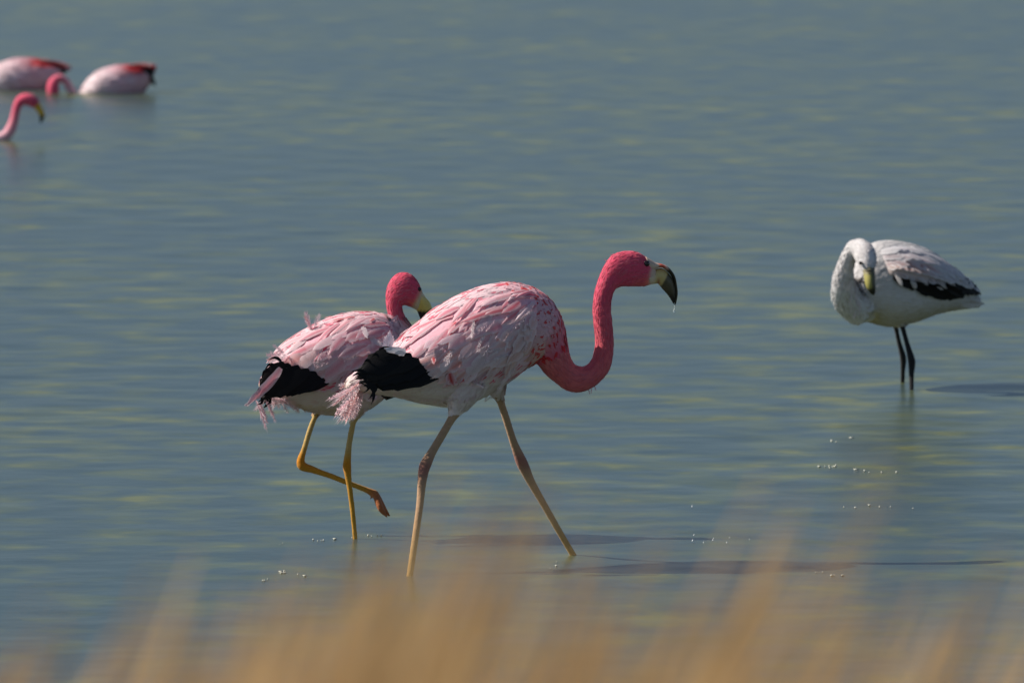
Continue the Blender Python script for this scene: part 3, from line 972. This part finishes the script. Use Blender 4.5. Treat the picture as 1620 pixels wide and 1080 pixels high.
    for r, (v, L, W, cnt) in enumerate(((0.84, 40, 20, 13), (0.64, 46, 20, 13), (0.44, 50, 18, 13), (0.25, 52, 15, 13), (0.07, 52, 11, 14))):
        for k in range(cnt):
            u = (k + 0.5 + random.uniform(-0.25, 0.25)) / cnt * 0.9 + 0.02
            p = b.wuv(u, min(0.95, v + random.uniform(-0.04, 0.04)))
            q = b.wuv(min(1, u + 0.25), v)
            dv = Vector((q[0] - p[0], q[1] - p[1])).normalized()
            w = 0.1 + 0.7 * v * (1 - 0.3 * u)
            dv = (dv * (1 - w) + Vector((-0.3, 0.95)) * w).normalized()
            ln = L * random.uniform(0.65, 1.3) * (0.5 + 0.5 * smooth(0, 0.35, u)) * (1 - 0.5 * smooth(0.7, 1.0, u))
            dv.rotate(Matrix.Rotation(random.gauss(0, 0.14), 2))
            t = random.random()
            if r >= 3: c = mixc(PINK, PALE, min(1, 1.4 * t))
            elif u > 0.66: c = mixc(SALMON, WHITE, 0.35 + 0.6 * t)
            else: c = mixc(PALE, BLUSH, 0.35 + 0.6 * t)
            b.surf_feather(p[0], p[1], dv.x * ln, dv.y * ln, W * random.uniform(0.7, 1.25), jitter(c, 0.08), wn_, lift=random.uniform(0.002, 0.006) if r < 2 and u < 0.6 else random.uniform(0.004, 0.012), bvh=b.wbvh)
    for k in range(24):
        u, v = random.uniform(0.1, 0.95), random.uniform(0.15, 0.9)
        p = b.wuv(u, v)
        a = random.gauss(2.3, 0.35)
        ln = random.uniform(14, 30)
        b.surf_feather(p[0], p[1], math.cos(a) * ln, math.sin(a) * ln, random.uniform(6, 11), mixc(lin(234, 218, 222), BLUSH, random.random()), wn_, me=random.choice(PLUMES), lift=0.006, bvh=b.wbvh, mirror=False, name='plume')
    for (x, y, dx, dy, w) in ((548, 584, -18, 16, 16), (540, 584, -18, 16, 16), (534, 586, -14, 16, 14), (552, 588, -12, 16, 14), (545, 592, -22, 10, 14), (462, 540, -3, 12, 6), (500, 522, -12, 6, 6), (540, 503, -20, 6, 6), (556, 500, -20, 6, 6), (585, 502, -14, 8, 7)):
        b.surf_feather(x, y, dx, dy, w, lin(206, 48, 56) if y > 560 else lin(226, 90, 96), wn_, lift=0.022 if y > 560 else 0.008, bvh=b.wbvh, me=VANES[(x + dy) % 10])
    fl = [((520, 603), (437, 621), 26), ((514, 598), (425, 622), 28), ((502, 592), (415, 629), 28), ((490, 586), (408, 636), 26), ((474, 580), (405, 631), 24), ((460, 577), (405, 620), 22), ((450, 574), (410, 610), 20), ((505, 600), (445, 616), 28), ((485, 594), (432, 612), 28)]
    for k, (a, t, w) in enumerate(fl):
        ra = b.P(a[0], a[1], -0.100 - 0.002 * (k % 4)) - b.A
        rt = b.P(t[0], t[1], -0.085 - 0.003 * (k % 5)) - b.A
        nn = (-b.n + Vector((0, 0, 0.35))).normalized()
        c = (0.008, 0.0075, 0.008) if k % 3 else (0.013, 0.011, 0.010)
        b.feather(FLIGHT[(k + 1) % 6], ra, rt, nn, w / b.S, c, wn_, 'flight_feather')
        if k < 6:
            fa = b.P(a[0] + 6, a[1] + 14, -0.05) - b.A; ft = b.P(t[0] + 14, t[1] + 12, -0.02) - b.A
            b.feather(FLIGHT[(k + 1) % 6], fa, ft, nn, w / b.S, c, wf, 'flight_feather', True)
    for k, (a, t, w, h) in enumerate((((446, 575), (424, 570), 7, 1), ((438, 580), (419, 586), 7, 1), ((432, 588), (414, 600), 8, 1), ((424, 622), (420, 642), 6, 0), ((412, 626), (405, 640), 7, 0))):
        b.feather(HOOKS[h], b.P(a[0], a[1], -0.098) - b.A, b.P(t[0], t[1], -0.098) - b.A, -b.n, w / b.S, (0.009, 0.0085, 0.009), wn_, 'flight_feather')
    # one long pale feather lying across the black
    for a, t, w in (((444, 582), (389, 642), 15), ((436, 592), (392, 636), 11)):
        b.feather(VANES[3], b.P(a[0], a[1], -0.112) - b.A, b.P(t[0], t[1], -0.106) - b.A, -b.n, w / b.S, BLUSH, wn_)
    # tufts on the back and rump
    for k, (a, t, w) in enumerate((((494, 528), (482, 494), 22), ((496, 524), (502, 496), 18), ((492, 524), (486, 498), 14), ((450, 562), (422, 560), 22), ((448, 556), (430, 548), 12), ((440, 568), (426, 562), 12), ((450, 562), (436, 552), 12),
                                   ((455, 570), (438, 584), 20), ((462, 566), (446, 586), 20), ((470, 568), (458, 590), 18), ((452, 560), (440, 572), 18), ((480, 570), (470, 588), 16), ((448, 566), (436, 578), 18), ((444, 562), (428, 572), 18), ((458, 562), (450, 580), 18), ((450, 556), (434, 556), 16), ((466, 572), (452, 586), 16), ((442, 566), (422, 566), 14))):
        b.feather((PLUMES + CURLS)[(k * 3 + 1) % 10], b.P(a[0], a[1], -0.055 if k > 6 else -0.02) - b.A, b.P(t[0], t[1], -0.10 if k > 6 else -0.02) - b.A, (-b.n + Vector((0, 0, 0.2))).normalized(), w / b.S, (PALE, WHITE, SALMON)[k % 3], b.body, 'plume')
    # tail plumes hanging below
    tl = [((405, 632), (420, 680), 10), ((408, 634), (424, 668), 10), ((412, 636), (417, 664), 10), ((420, 634), (436, 666), 12), ((424, 634), (432, 656), 10), ((424, 632), (458, 640), 10), ((426, 628), (455, 634), 10), ((400, 632), (389, 643), 9),
          ((428, 630), (446, 645), 14), ((440, 632), (458, 648), 14), ((455, 636), (472, 654), 14), ((420, 628), (408, 648), 14), ((432, 628), (428, 648), 14)]
    tl += [((a[0] + random.uniform(-3, 3), a[1] + random.uniform(-3, 3)), (t[0] + random.uniform(-4, 4), t[1] + random.uniform(-7, 4)), w * 1.1) for a, t, w in tl]
    for k, (a, t, w) in enumerate(tl):
        b.feather((PLUMES + CURLS)[(k * 3 + 2) % 10], b.P(a[0], a[1], -0.05) - b.A, b.P(t[0], t[1], -0.07 + 0.006 * (k % 13)) - b.A, (-b.n + Vector((0, 0, 0.3))).normalized(), w / b.S, (PALE, BLUSH, WHITE)[k % 3], b.root, 'tail_feather')
    for k in range(20):
        x = 440 + k * 7 + random.uniform(-3, 3)
        b.surf_feather(x, 632 + 12 * math.sin((x - 430) / 150 * math.pi), random.uniform(-12, -2), random.uniform(12, 20), 9, mixc(lin(230, 204, 180), SALMON, random.random() * 0.3), b.body, me=random.choice(PLUMES), lift=0.005, name='plume')
    for (x, y, dx, dy, w) in ((562, 512, 2, 22, 9), (570, 530, 18, 14, 10)):
        b.surf_feather(x, y, dx, dy, w, WHITE, wn_, me=VANES[0], lift=0.012, bvh=b.wbvh)
    return b

# ================================================================== white juvenile, head tucked down
def flamingo_juvenile():
    b = Bird(1428, 611, 20, 'greyish white young flamingo with black legs, head bent down before its breast')
    st = [(1546, 466, 1550, 483, 6), (1534, 450, 1538, 486, 17), (1510, 429, 1514, 489, 32), (1480, 402, 1480, 496, 48), (1450, 388, 1446, 509, 57), (1415, 381, 1412, 517, 59),
          (1385, 384, 1380, 511, 53), (1362, 402, 1356, 504, 43), (1345, 428, 1338, 494, 28), (1332, 455, 1326, 482, 12)]
    b.loft(st)
    b.tube([(1362, 485, -0.03, 30), (1342, 474, -0.05, 24), (1335, 458, -0.075, 19.5), (1334, 442, -0.085, 17), (1337, 424, -0.095, 14), (1343, 407, -0.105, 12.5), (1352, 394, -0.12, 14), (1363, 395, -0.145, 15.5),
            (1369, 404, -0.165, 16.5), (1372, 415, -0.18, 14.5), (1374, 425, -0.19, 11), (1375, 431, -0.195, 8)], 4, 24, spine=10)
    hip = b.A.y
    Ya, Yb = on_water(1428, 604).y, on_water(1442, 617).y
    b.tube(leg_depths(b, [(1410, 496, 16), (1414, 508, 8), (1417, 518, 3.9), (1423, 544, 4.0), (1428, 562, 5.2), (1429, 571, 5.2), (1428.5, 584, 4.0), (1428, 602, 3.5), (1428, 620, 2.9), (1428, 630, 2.9)], hip + 0.05, Ya))
    b.tube(leg_depths(b, [(1422, 496, 16), (1425, 508, 7.5), (1428, 518, 4.2), (1436, 547, 4.3), (1441.5, 567, 6.0), (1442.5, 576, 6.0), (1442, 592, 4.3), (1442, 617, 3.6), (1442, 632, 3.2), (1442, 642, 3.2)], hip - 0.03, Yb))
    WG = lin(222, 218, 216)
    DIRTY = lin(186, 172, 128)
    def colour(x, y, s, i, d):
        if y > 514 and d > 1.02 or y > 520:
            return (0.016, 0.015, 0.015)
        nz = hsh(x * 0.09, y * 0.09, s * 9)
        c = mixc(WG, lin(204, 198, 196), nz * 0.6)
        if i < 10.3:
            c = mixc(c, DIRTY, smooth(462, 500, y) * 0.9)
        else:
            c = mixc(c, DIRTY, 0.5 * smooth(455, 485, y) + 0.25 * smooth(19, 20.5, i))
        return c
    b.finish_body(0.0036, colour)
    # bill
    pts = [(1374, 424, -0.19, 10.5), (1375, 431, -0.197, 9.3), (1376, 440, -0.205, 8.8), (1377, 449, -0.21, 8), (1379, 457, -0.21, 6.5), (1381, 463, -0.208, 4), (1382, 466.5, -0.206, 1)]
    bm = bmesh.new(); b.tube(pts, 4, 16, bm)
    def c_b(x, y):
        c = mixc(lin(150, 140, 110), lin(172, 162, 90), smooth(430, 437, y))
        return mixc(mixc(c, lin(70, 66, 44), smooth(1377, 1381, x)), lin(30, 28, 24), smooth(454, 459, y))
    # the bill is out beside the body's middle plane: colour it in its own place
    me_o = b.part('bill', bm, M_BILL, lambda x, y: (0.1, 0.1, 0.1))
    at = me_o.data.color_attributes['Col']
    for i, v in enumerate(me_o.data.vertices):
        x, y = project(v.co + b.A)
        at.data[i].color = (*c_b(x, y), 1)
    for px, py, l in ((1361.5, 416, -0.195), (1385, 415, -0.165)):
        b.eye(0, 0, 2.9, False, b.P(px, py, l) - b.A)
    # dark base of the bill
    bm = bmesh.new(); b.tube([(1369, 428, -0.211, 0.9), (1375, 429, -0.2165, 1.5), (1380, 427, -0.211, 0.9)], 3, 8, bm); b.part('nostril', bm, M_BILL, lambda x, y: (0.03, 0.028, 0.022))
    def spec(x, y, s, i, d):
        if y > 512 or d > 1.35: return None
        rr = RNG.random()
        c = mixc(WG, lin(206, 200, 198), rr)
        if i > 12.5: return None if i > 20 else (8, 3.0, 0.0018, c, c)
        if i >= 10: return (13, 5, 0.003, c, lin(232, 230, 228))
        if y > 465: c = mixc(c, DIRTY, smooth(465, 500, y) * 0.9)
        return (26, 9, 0.0011, c, mixc(c, lin(228, 224, 220), 0.5))
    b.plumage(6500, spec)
    wc = lambda u, v: mixc(lin(214, 206, 206), lin(196, 178, 172), v)
    top = [(1378, 398), (1395, 390), (1420, 388), (1450, 396), (1478, 410), (1505, 432), (1525, 446)]
    bot = [(1385, 432), (1402, 440), (1425, 446), (1450, 450), (1475, 452), (1500, 452), (1520, 454)]
    wn_, wf = b.wing(top, bot, 0.012, wc, 22, 10)
    # black secondaries under the coverts
    fl = [((1392, 434), (1432, 452), 12), ((1402, 436), (1446, 450), 14), ((1414, 438), (1462, 462), 16), ((1428, 442), (1478, 467), 22), ((1444, 444), (1494, 467), 24), ((1458, 446), (1508, 466), 24), ((1472, 446), (1518, 461), 20), ((1488, 446), (1536, 462), 18),
          ((1500, 444), (1552, 466), 16), ((1494, 436), (1546, 460), 14), ((1486, 420), (1512, 436), 8), ((1505, 448), (1540, 464), 16), ((1440, 450), (1480, 463), 16), ((1425, 448), (1462, 460), 14)]
    for k, (a, t, w) in enumerate(fl):
        Ra, na = b.hit(*a, b.wbvh); Rt, nt_ = b.hit(*t, b.wbvh)
        nm = (na + nt_).normalized()
        Rm, _ = b.hit((a[0] + t[0]) / 2, (a[1] + t[1]) / 2, b.wbvh)
        sg = max(0.001, (Rm - (Ra + Rt) / 2).dot(nm)) * 1.1
        ra = Ra + na * 0.006; rt = Rt + nt_ * (0.010 + 0.002 * (k % 3))
        for mir in (False, True):
            b.feather(FLIGHT[k % 6], ra, rt, nm, w * 1.15 / b.S, (0.010, 0.0085, 0.0085), wf if mir else wn_, 'flight_feather', mir, sg)
    for r, (v, L, W, cnt) in enumerate(((0.56, 25, 9, 17), (0.46, 32, 12, 13), (0.4, 44, 14, 12), (0.22, 48, 14, 12), (0.06, 50, 13, 11))):
        for k in range(cnt):
            u = (k + 0.5 + random.uniform(-0.25, 0.25)) / cnt * 0.9 + 0.02
            p = b.wuv(u, min(0.95, v + random.uniform(-0.05, 0.05)))
            q = b.wuv(min(1, u + 0.25), v)
            dv = Vector((q[0] - p[0], q[1] - p[1])).normalized()
            w = 0.10 + 0.40 * v
            dv = (dv * (1 - w) + Vector((0.45, 0.9)) * w).normalized()
            ln = L * random.uniform(0.75, 1.15) * (0.55 + 0.45 * smooth(0, 0.3, u)) * (1 - 0.4 * smooth(0.75, 1, u))
            t = random.random()
            c = mixc(lin(214, 208, 210), lin(196, 188, 190), t)
            pinkish = math.exp(-(((p[0] - 1410) / 24) ** 2 + ((p[1] - 418) / 14) ** 2))
            c = mixc(c, lin(204, 136, 120), min(1, 1.1 * pinkish))
            if r == 0: c = mixc(c, lin(168, 146, 130), 0.5 * random.random())
            b.surf_feather(p[0], p[1], dv.x * ln, dv.y * ln, W * random.uniform(0.85, 1.2), jitter(c, 0.05), wn_, me=random.choice(VANES_W), lift=random.uniform(0.016, 0.024) if r == 0 else random.uniform(0.008, 0.016), bvh=b.wbvh)
    # pale ragged covert tips hanging over the black
    for k in range(15):
        x = 1398 + k * 7.5 + random.uniform(-3, 3)
        y = 430 + 10 * smooth(1390, 1430, x) + random.uniform(-3, 3) + 2 * smooth(1480, 1520, x)
        ln = random.uniform(9, 19)
        b.surf_feather(x, y - 2, ln * 0.75, ln * 0.66, random.uniform(4, 7), mixc(lin(206, 196, 192), lin(160, 138, 124), random.random()), wn_, me=random.choice(VANES_W), lift=random.uniform(0.018, 0.026), bvh=b.wbvh)
    for a, t, w in (((1498, 436), (1553, 467), 12), ((1496, 442), (1548, 467), 14), ((1490, 424), (1540, 455), 9), ((1486, 416), (1512, 434), 7)):
        b.feather(FLIGHT[2], b.P(*a, -0.06) - b.A, b.P(*t, -0.045) - b.A, (-b.n + Vector((0.1, 0, 0.4))).normalized(), w / b.S, (0.01, 0.009, 0.009), wn_, 'flight_feather')
    # tail feathers
    for k, (a, t, w) in enumerate((((1510, 472), (1559, 480.5), 12), ((1505, 476), (1554, 482), 12), ((1512, 478), (1548, 485), 10))):
        for l in (-0.034, -0.022):
            b.feather(VANES_W[k], b.P(*a, l) - b.A, b.P(*t, l * 1.3) - b.A, (-b.n + Vector((0, 0, 0.25))).normalized(), w / b.S, mixc(lin(196, 186, 166), DIRTY, random.random() * 0.6), b.root, 'tail_feather')
    # ruffled breast edge
    for k in range(22):
        y = 418 + k * 3.2
        x = 1330 - 8 * math.sin((y - 405) / 85 * math.pi) + random.uniform(0, 16)
        b.surf_feather(x, y, random.uniform(-5, 4), random.uniform(9, 16), 7, lin(230, 230, 228), b.body, me=random.choice(PLUMES), lift=0.008, mirror=False, name='plume')
    return b

# ================================================================== three swimming far out
def swimmer(ax, ay, heading, label, st, neck, bill=None, eye=None, tail_black=(), tail_red=(), flip=False, bill_cols=None):
    b = Bird(ax, ay, heading, label)
    b.loft(st, 4, 22)
    b.tube(neck, 4, 16, spine=20)
    xs = [s[0] for s in st]
    tx, hx = st[0][0], st[-1][0]
    ymin = min(s[1] for s in st)
    def colour(x, y, s, i, d):
        if i >= 20:
            f = smooth(20, 20 + (len(neck) - 1) * 0.7, i)
            return mixc(PALE, mixc(PINK, DEEP, 0.2), f)
        f = (x - hx) / (tx - hx)                       # 0 breast, 1 tail
        c = mixc(WHITE, BLUSH, 0.45 * smooth(0.1, 0.6, f) + 0.12 * hsh(x * .2, y * .2, s))
        up = smooth(ymin + 17, ymin + 8, y) * smooth(0.38, 0.6, f)
        c = mixc(c, lin(216, 70, 74), up)
        return c
    b.finish_body(0.0055, colour)
    def spec(x, y, s, i, d):
        if d > 1.35: return None
        if i >= 20: return None
        f = (x - hx) / (tx - hx)
        c = mixc(WHITE, BLUSH, 0.5 * smooth(0.05, 0.5, f) + 0.2 * RNG.random())
        up = smooth(ymin + 17, ymin + 8, y) * smooth(0.38, 0.6, f)
        c = mixc(c, lin(216, 70, 74), up)
        return (14, 5, 0.0015, c, c)
    b.plumage(900, spec)
    for k, (a, t, w) in enumerate(tail_black):
        for l in (-0.05, 0.05):
            b.feather(FLIGHT[k % 6], b.P(*a, l) - b.A, b.P(*t, l * 0.6) - b.A, (-b.n if l < 0 else b.n), w / b.S, (0.02, 0.018, 0.018), b.root, 'flight_feather')
    for k, (a, t, w) in enumerate(tail_red):
        for l in (-0.03, 0.0, 0.03):
            b.feather(VANES[k % 8], b.P(*a, l) - b.A, b.P(*t, l * 0.7) - b.A, Vector((0, 0, 1)) - b.n * (l * 8), w / b.S, lin(214, 66, 72), b.root, 'tail_feather')
    if bill:
        bm = bmesh.new(); b.tube(bill, 4, 12, bm)
        b.part('bill', bm, M_BILL, lambda x, y: mixc(lin(214, 166, 40), lin(26, 22, 18), smooth(bill_cols[0], bill_cols[1], y)))
    if eye:
        b.eye(*eye)
    return b

def swimmers():
    swimmer(185, 147, 8, 'pale pink swimming flamingo with red back, neck looped into the water',
            [(246, 103, 245, 110, 5), (236, 105, 236, 136, 15), (215, 103, 215, 155, 25), (190, 103, 188, 165, 31), (165, 108, 163, 166, 31), (148, 117, 146, 165, 25), (134, 132, 136, 163, 15), (126, 146, 128, 160, 6)],
            [(135, 158, 0, 9), (124, 156, -0.02, 8), (115, 148, -0.03, 7.2), (109, 137, -0.03, 6.6), (103, 128, -0.03, 6.2), (95, 124, -0.03, 6.4), (87, 128, -0.03, 8), (84, 137, -0.03, 9.8), (84, 148, -0.03, 9.4), (86, 158, -0.03, 7), (90, 168, -0.03, 4)],
            tail_black=(((226, 110), (244, 120), 14), ((226, 114), (243, 128), 13), ((230, 112), (247, 138), 9), ((232, 110), (246, 114), 10)), tail_red=(((205, 104), (249, 103), 9), ((200, 105), (240, 105), 10)))
    swimmer(45, 141, 8, 'white and pink swimming flamingo with bright red rump feathers',
            [(112, 106, 111, 112, 5), (98, 103, 98, 118, 13), (78, 98, 80, 142, 25), (50, 92, 50, 155, 33), (20, 93, 20, 158, 35), (-5, 103, -5, 158, 31), (-25, 120, -22, 156, 19), (-35, 138, -33, 152, 6)],
            [(-28, 150, 0, 9), (-38, 148, -0.02, 7), (-47, 140, -0.03, 6), (-54, 127, -0.03, 5.6), (-62, 121, -0.03, 5.6), (-70, 127, -0.03, 7.5), (-73, 138, -0.03, 9), (-73, 148, -0.03, 8.5), (-71, 158, -0.03, 6)],
            tail_black=(((86, 108), (108, 113), 10), ((70, 116), (88, 126), 13), ((74, 112), (98, 119), 13), ((70, 122), (84, 130), 10)), tail_red=(((62, 97), (116, 106), 12), ((56, 96), (104, 104), 14), ((70, 101), (108, 110), 10)))
    swimmer(-80, 222, 6, 'deep pink flamingo neck and head with yellow black-tipped bill, body low in water',
            [(-165, 178, -163, 186, 5), (-150, 181, -150, 215, 17), (-120, 177, -120, 232, 28), (-90, 179, -90, 238, 32), (-60, 188, -60, 238, 29), (-40, 203, -38, 235, 21), (-27, 212, -26, 232, 12)],
            [(-32, 224, 0, 11), (-15, 222, -0.01, 9), (0, 219, -0.01, 8.5), (12, 212, -0.01, 8.8), (19, 200, -0.01, 8.2), (23, 186, -0.01, 7.0), (26, 172, -0.01, 6.8), (32, 160, -0.01, 8.0), (41, 157, -0.01, 9.8), (51, 160, -0.01, 9.8), (58, 167, -0.01, 7)],
            bill=[(56, 164, -0.01, 7), (61, 171, -0.01, 5.6), (65, 178, -0.01, 5.0), (66.5, 185, -0.01, 4.2), (65, 191, -0.01, 2.6), (64, 195, -0.01, 0.8)], bill_cols=(180, 185), eye=(55, 161, 1.9),
            tail_black=(((-150, 192), (-166, 200), 9),), tail_red=(((-135, 180), (-172, 178), 10),))

flamingo_striding()
flamingo_lifting()
flamingo_juvenile()
swimmers()

# ------------------------------------------------------------------ grass on the bank, far inside the focus distance
def build_grass():
    r = random.Random(3)
    V, C, Fc = [], [], []
    def blade(tx, ty, Y, lean, col, wid, head):
        """a blade from the bank up to the photo direction of its tip at distance Y"""
        d = ray(tx, ty); tip = Vector((0, 0, HCAM)) + d * (Y / d.y)
        g = bank_z(tip.x, Y)
        hgt = tip.z - g
        base = Vector((tip.x - lean * hgt * 0.75, Y + r.uniform(-0.15, 0.15), 0)); base.z = bank_z(base.x, base.y) - 0.03
        n = 9
        b0 = len(V)
        side = Vector((1, r.uniform(-0.6, 0.6), 0)).normalized()
        for i in range(n + 1):
            t = i / n
            p = base.lerp(tip, t)
            p.x += -lean * hgt * 0.22 * math.sin(math.pi * t)
            p.z += 0.02 * math.sin(math.pi * t)
            w = wid * (1 - 0.75 * t)
            if head and t > 0.72: w = wid * (0.6 + 1.3 * math.sin((t - 0.72) / 0.28 * math.pi))
            V.extend((p - side * w, p + side * w)); k = mixc(col, lin(224, 190, 130), 0.4 * t); C.extend((k, k))
        for i in range(n):
            a = b0 + i * 2
            Fc.append((a, a + 1, a + 3, a + 2))
    # clumps: centre x of the tips, spread, how high they reach, how many, lean
    clumps = [(560, 110, 880, 90, 0.22), (690, 120, 830, 150, 0.26), (800, 90, 740, 90, 0.30), (870, 70, 650, 36, 0.32), (920, 90, 850, 90, 0.24), (640, 80, 920, 90, 0.2),
              (1010, 80, 880, 66, 0.22), (1010, 40, 660, 16, 0.30), (1100, 50, 760, 20, 0.3), (1190, 80, 860, 90, 0.30), (1260, 60, 740, 50, 0.34), (1330, 90, 850, 80, 0.32), (1420, 60, 670, 26, 0.36), (1490, 100, 890, 70, 0.3), (1600, 70, 860, 50, 0.34),
              (430, 90, 900, 70, 0.24), (290, 80, 840, 30, 0.34), (130, 80, 930, 36, 0.3), (330, 90, 950, 60, 0.26), (30, 70, 980, 28, 0.26), (1100, 80, 940, 70, 0.2), (1700, 60, 930, 40, 0.3), (-60, 60, 960, 30, 0.3), (480, 60, 790, 14, 0.3)]
    for (cx, sp, top, cnt, lean) in clumps:
        Yc = r.uniform(4.6, 5.6)
        for k in range(int(cnt * 0.85)):
            f = r.random()
            ty = top + (1150 - top) * (f ** 0.8) - 20 * r.random()
            tx = cx + r.gauss(0, sp * 0.55) - (ty - top) * lean * 0.75
            col = mixc(lin(196, 158, 106), lin(222, 188, 138), r.random())
            if r.random() < 0.25: col = lin(180, 138, 98)
            blade(tx, ty, Yc + r.uniform(-0.35, 0.35), lean * r.uniform(0.6, 1.4), col, r.uniform(0.0010, 0.0019), r.random() < 0.3)
    m, nt, p, out = new_mat('dry_grass')
    a = N(nt, 'ShaderNodeVertexColor', layer_name='Col')
    nt.links.new(a.outputs[0], p.inputs['Base Color']); p.inputs['Roughness'].default_value = 0.7
    tr = N(nt, 'ShaderNodeBsdfTranslucent'); nt.links.new(a.outputs[0], tr.inputs[0])
    ms = N(nt, 'ShaderNodeMixShader'); ms.inputs[0].default_value = 0.35
    nt.links.new(p.outputs[0], ms.inputs[1]); nt.links.new(tr.outputs[0], ms.inputs[2]); nt.links.new(ms.outputs[0], out.inputs[0])
    o = link_mesh('dry_grass', mesh_from('dry_grass', V, Fc, C), m)
    o['kind'] = 'stuff'
    o['label'] = 'blurred golden dry bunch grass on the near bank'; o['category'] = 'grass'
build_grass()

# ------------------------------------------------------------------ splashes
def splashes():
    m, nt, p, out = new_mat('splash_water')
    p.inputs['Base Color'].default_value = (0.9, 0.93, 0.9, 1); p.inputs['Roughness'].default_value = 0.08; p.inputs['IOR'].default_value = 1.33; p.inputs['Transmission Weight'].default_value = 0.25
    r = random.Random(9)
    spots = [((1096, 855), 2.2, 3), ((1098, 846), 1.6, 12), ((1113, 858), 1.4, 3), ((1128, 854), 1.8, 7), ((1129, 851), 1.2, 11), ((1150, 858), 1.8, 4), ((1154, 850), 1.3, 11), ((1186, 853), 1.4, 5), ((1095, 801), 1.8, 6)]
    for (px, py), rp, hgt in spots:
        g = on_water(px, py + hgt)
        S = F / g.y
        bm = bmesh.new()
        bmesh.ops.create_uvsphere(bm, u_segments=10, v_segments=7, radius=rp * 0.75 / S)
        for v in bm.verts:
            v.co.z *= 1.5 if v.co.z > 0 else 1.0
            v.co.x *= 1 - 0.35 * max(0, v.co.z * S / rp)
        me = bpy.data.meshes.new('splash_drop'); bm.to_mesh(me); bm.free()
        me.polygons.foreach_set('use_smooth', [True] * len(me.polygons))
        o = link_mesh('splash_drop', me, m)
        o.location = g + Vector((0, 0, hgt / S))
        o['label'] = 'tiny bright splash drop flying above the water near the flamingo shadow'
        o['category'] = 'water drop'; o['group'] = 'splash drops over the lagoon'
    V, Fc = [], []
    strips = [((438, 862), (600, 846), 26), ((440, 905), (480, 908), 14), ((400, 922), (430, 915), 6), ((1298, 738), (1328, 739), 14), ((1350, 744), (1420, 748), 12), ((1310, 700), (1345, 694), 8), ((1280, 905), (1340, 912), 14), ((1330, 800), (1440, 806), 12), ((860, 905), (905, 884), 6)]
    for (x0, y0), (x1, y1), n in strips:
        for k in range(max(3, n // 2)):
            t = r.random()
            c = on_water(x0 + (x1 - x0) * t + r.gauss(0, 3), y0 + (y1 - y0) * t + r.gauss(0, 1.6))
            w = r.uniform(0.001, 0.007) * (0.3 + r.random()); h = r.uniform(0.0002, 0.0008); d = r.uniform(0.003, 0.010)
            z = 0.0035
            b = len(V)
            V += [(c.x - w, c.y, z), (c.x, c.y - d, z), (c.x + w, c.y, z), (c.x, c.y + d, z), (c.x + w * 0.2, c.y, z + h), (c.x, c.y, z - 0.006)]
            Fc += [(b, b + 1, b + 4), (b + 1, b + 2, b + 4), (b + 2, b + 3, b + 4), (b + 3, b, b + 4), (b + 1, b, b + 5), (b + 2, b + 1, b + 5), (b + 3, b + 2, b + 5), (b, b + 3, b + 5)]
    fm, nt, p, out = new_mat('glint_flakes')  # pale flakes laid on the ripples in place of sun glints
    p.inputs['Base Color'].default_value = (0.6, 0.6, 0.5, 1); p.inputs['Roughness'].default_value = 0.5
    o = link_mesh('glint_flakes', mesh_from('glint_flakes', V, Fc), fm)
    o['kind'] = 'stuff'; o['label'] = 'small pale flakes standing in for glints on the lagoon water'; o['category'] = 'glint_flakes'
splashes()
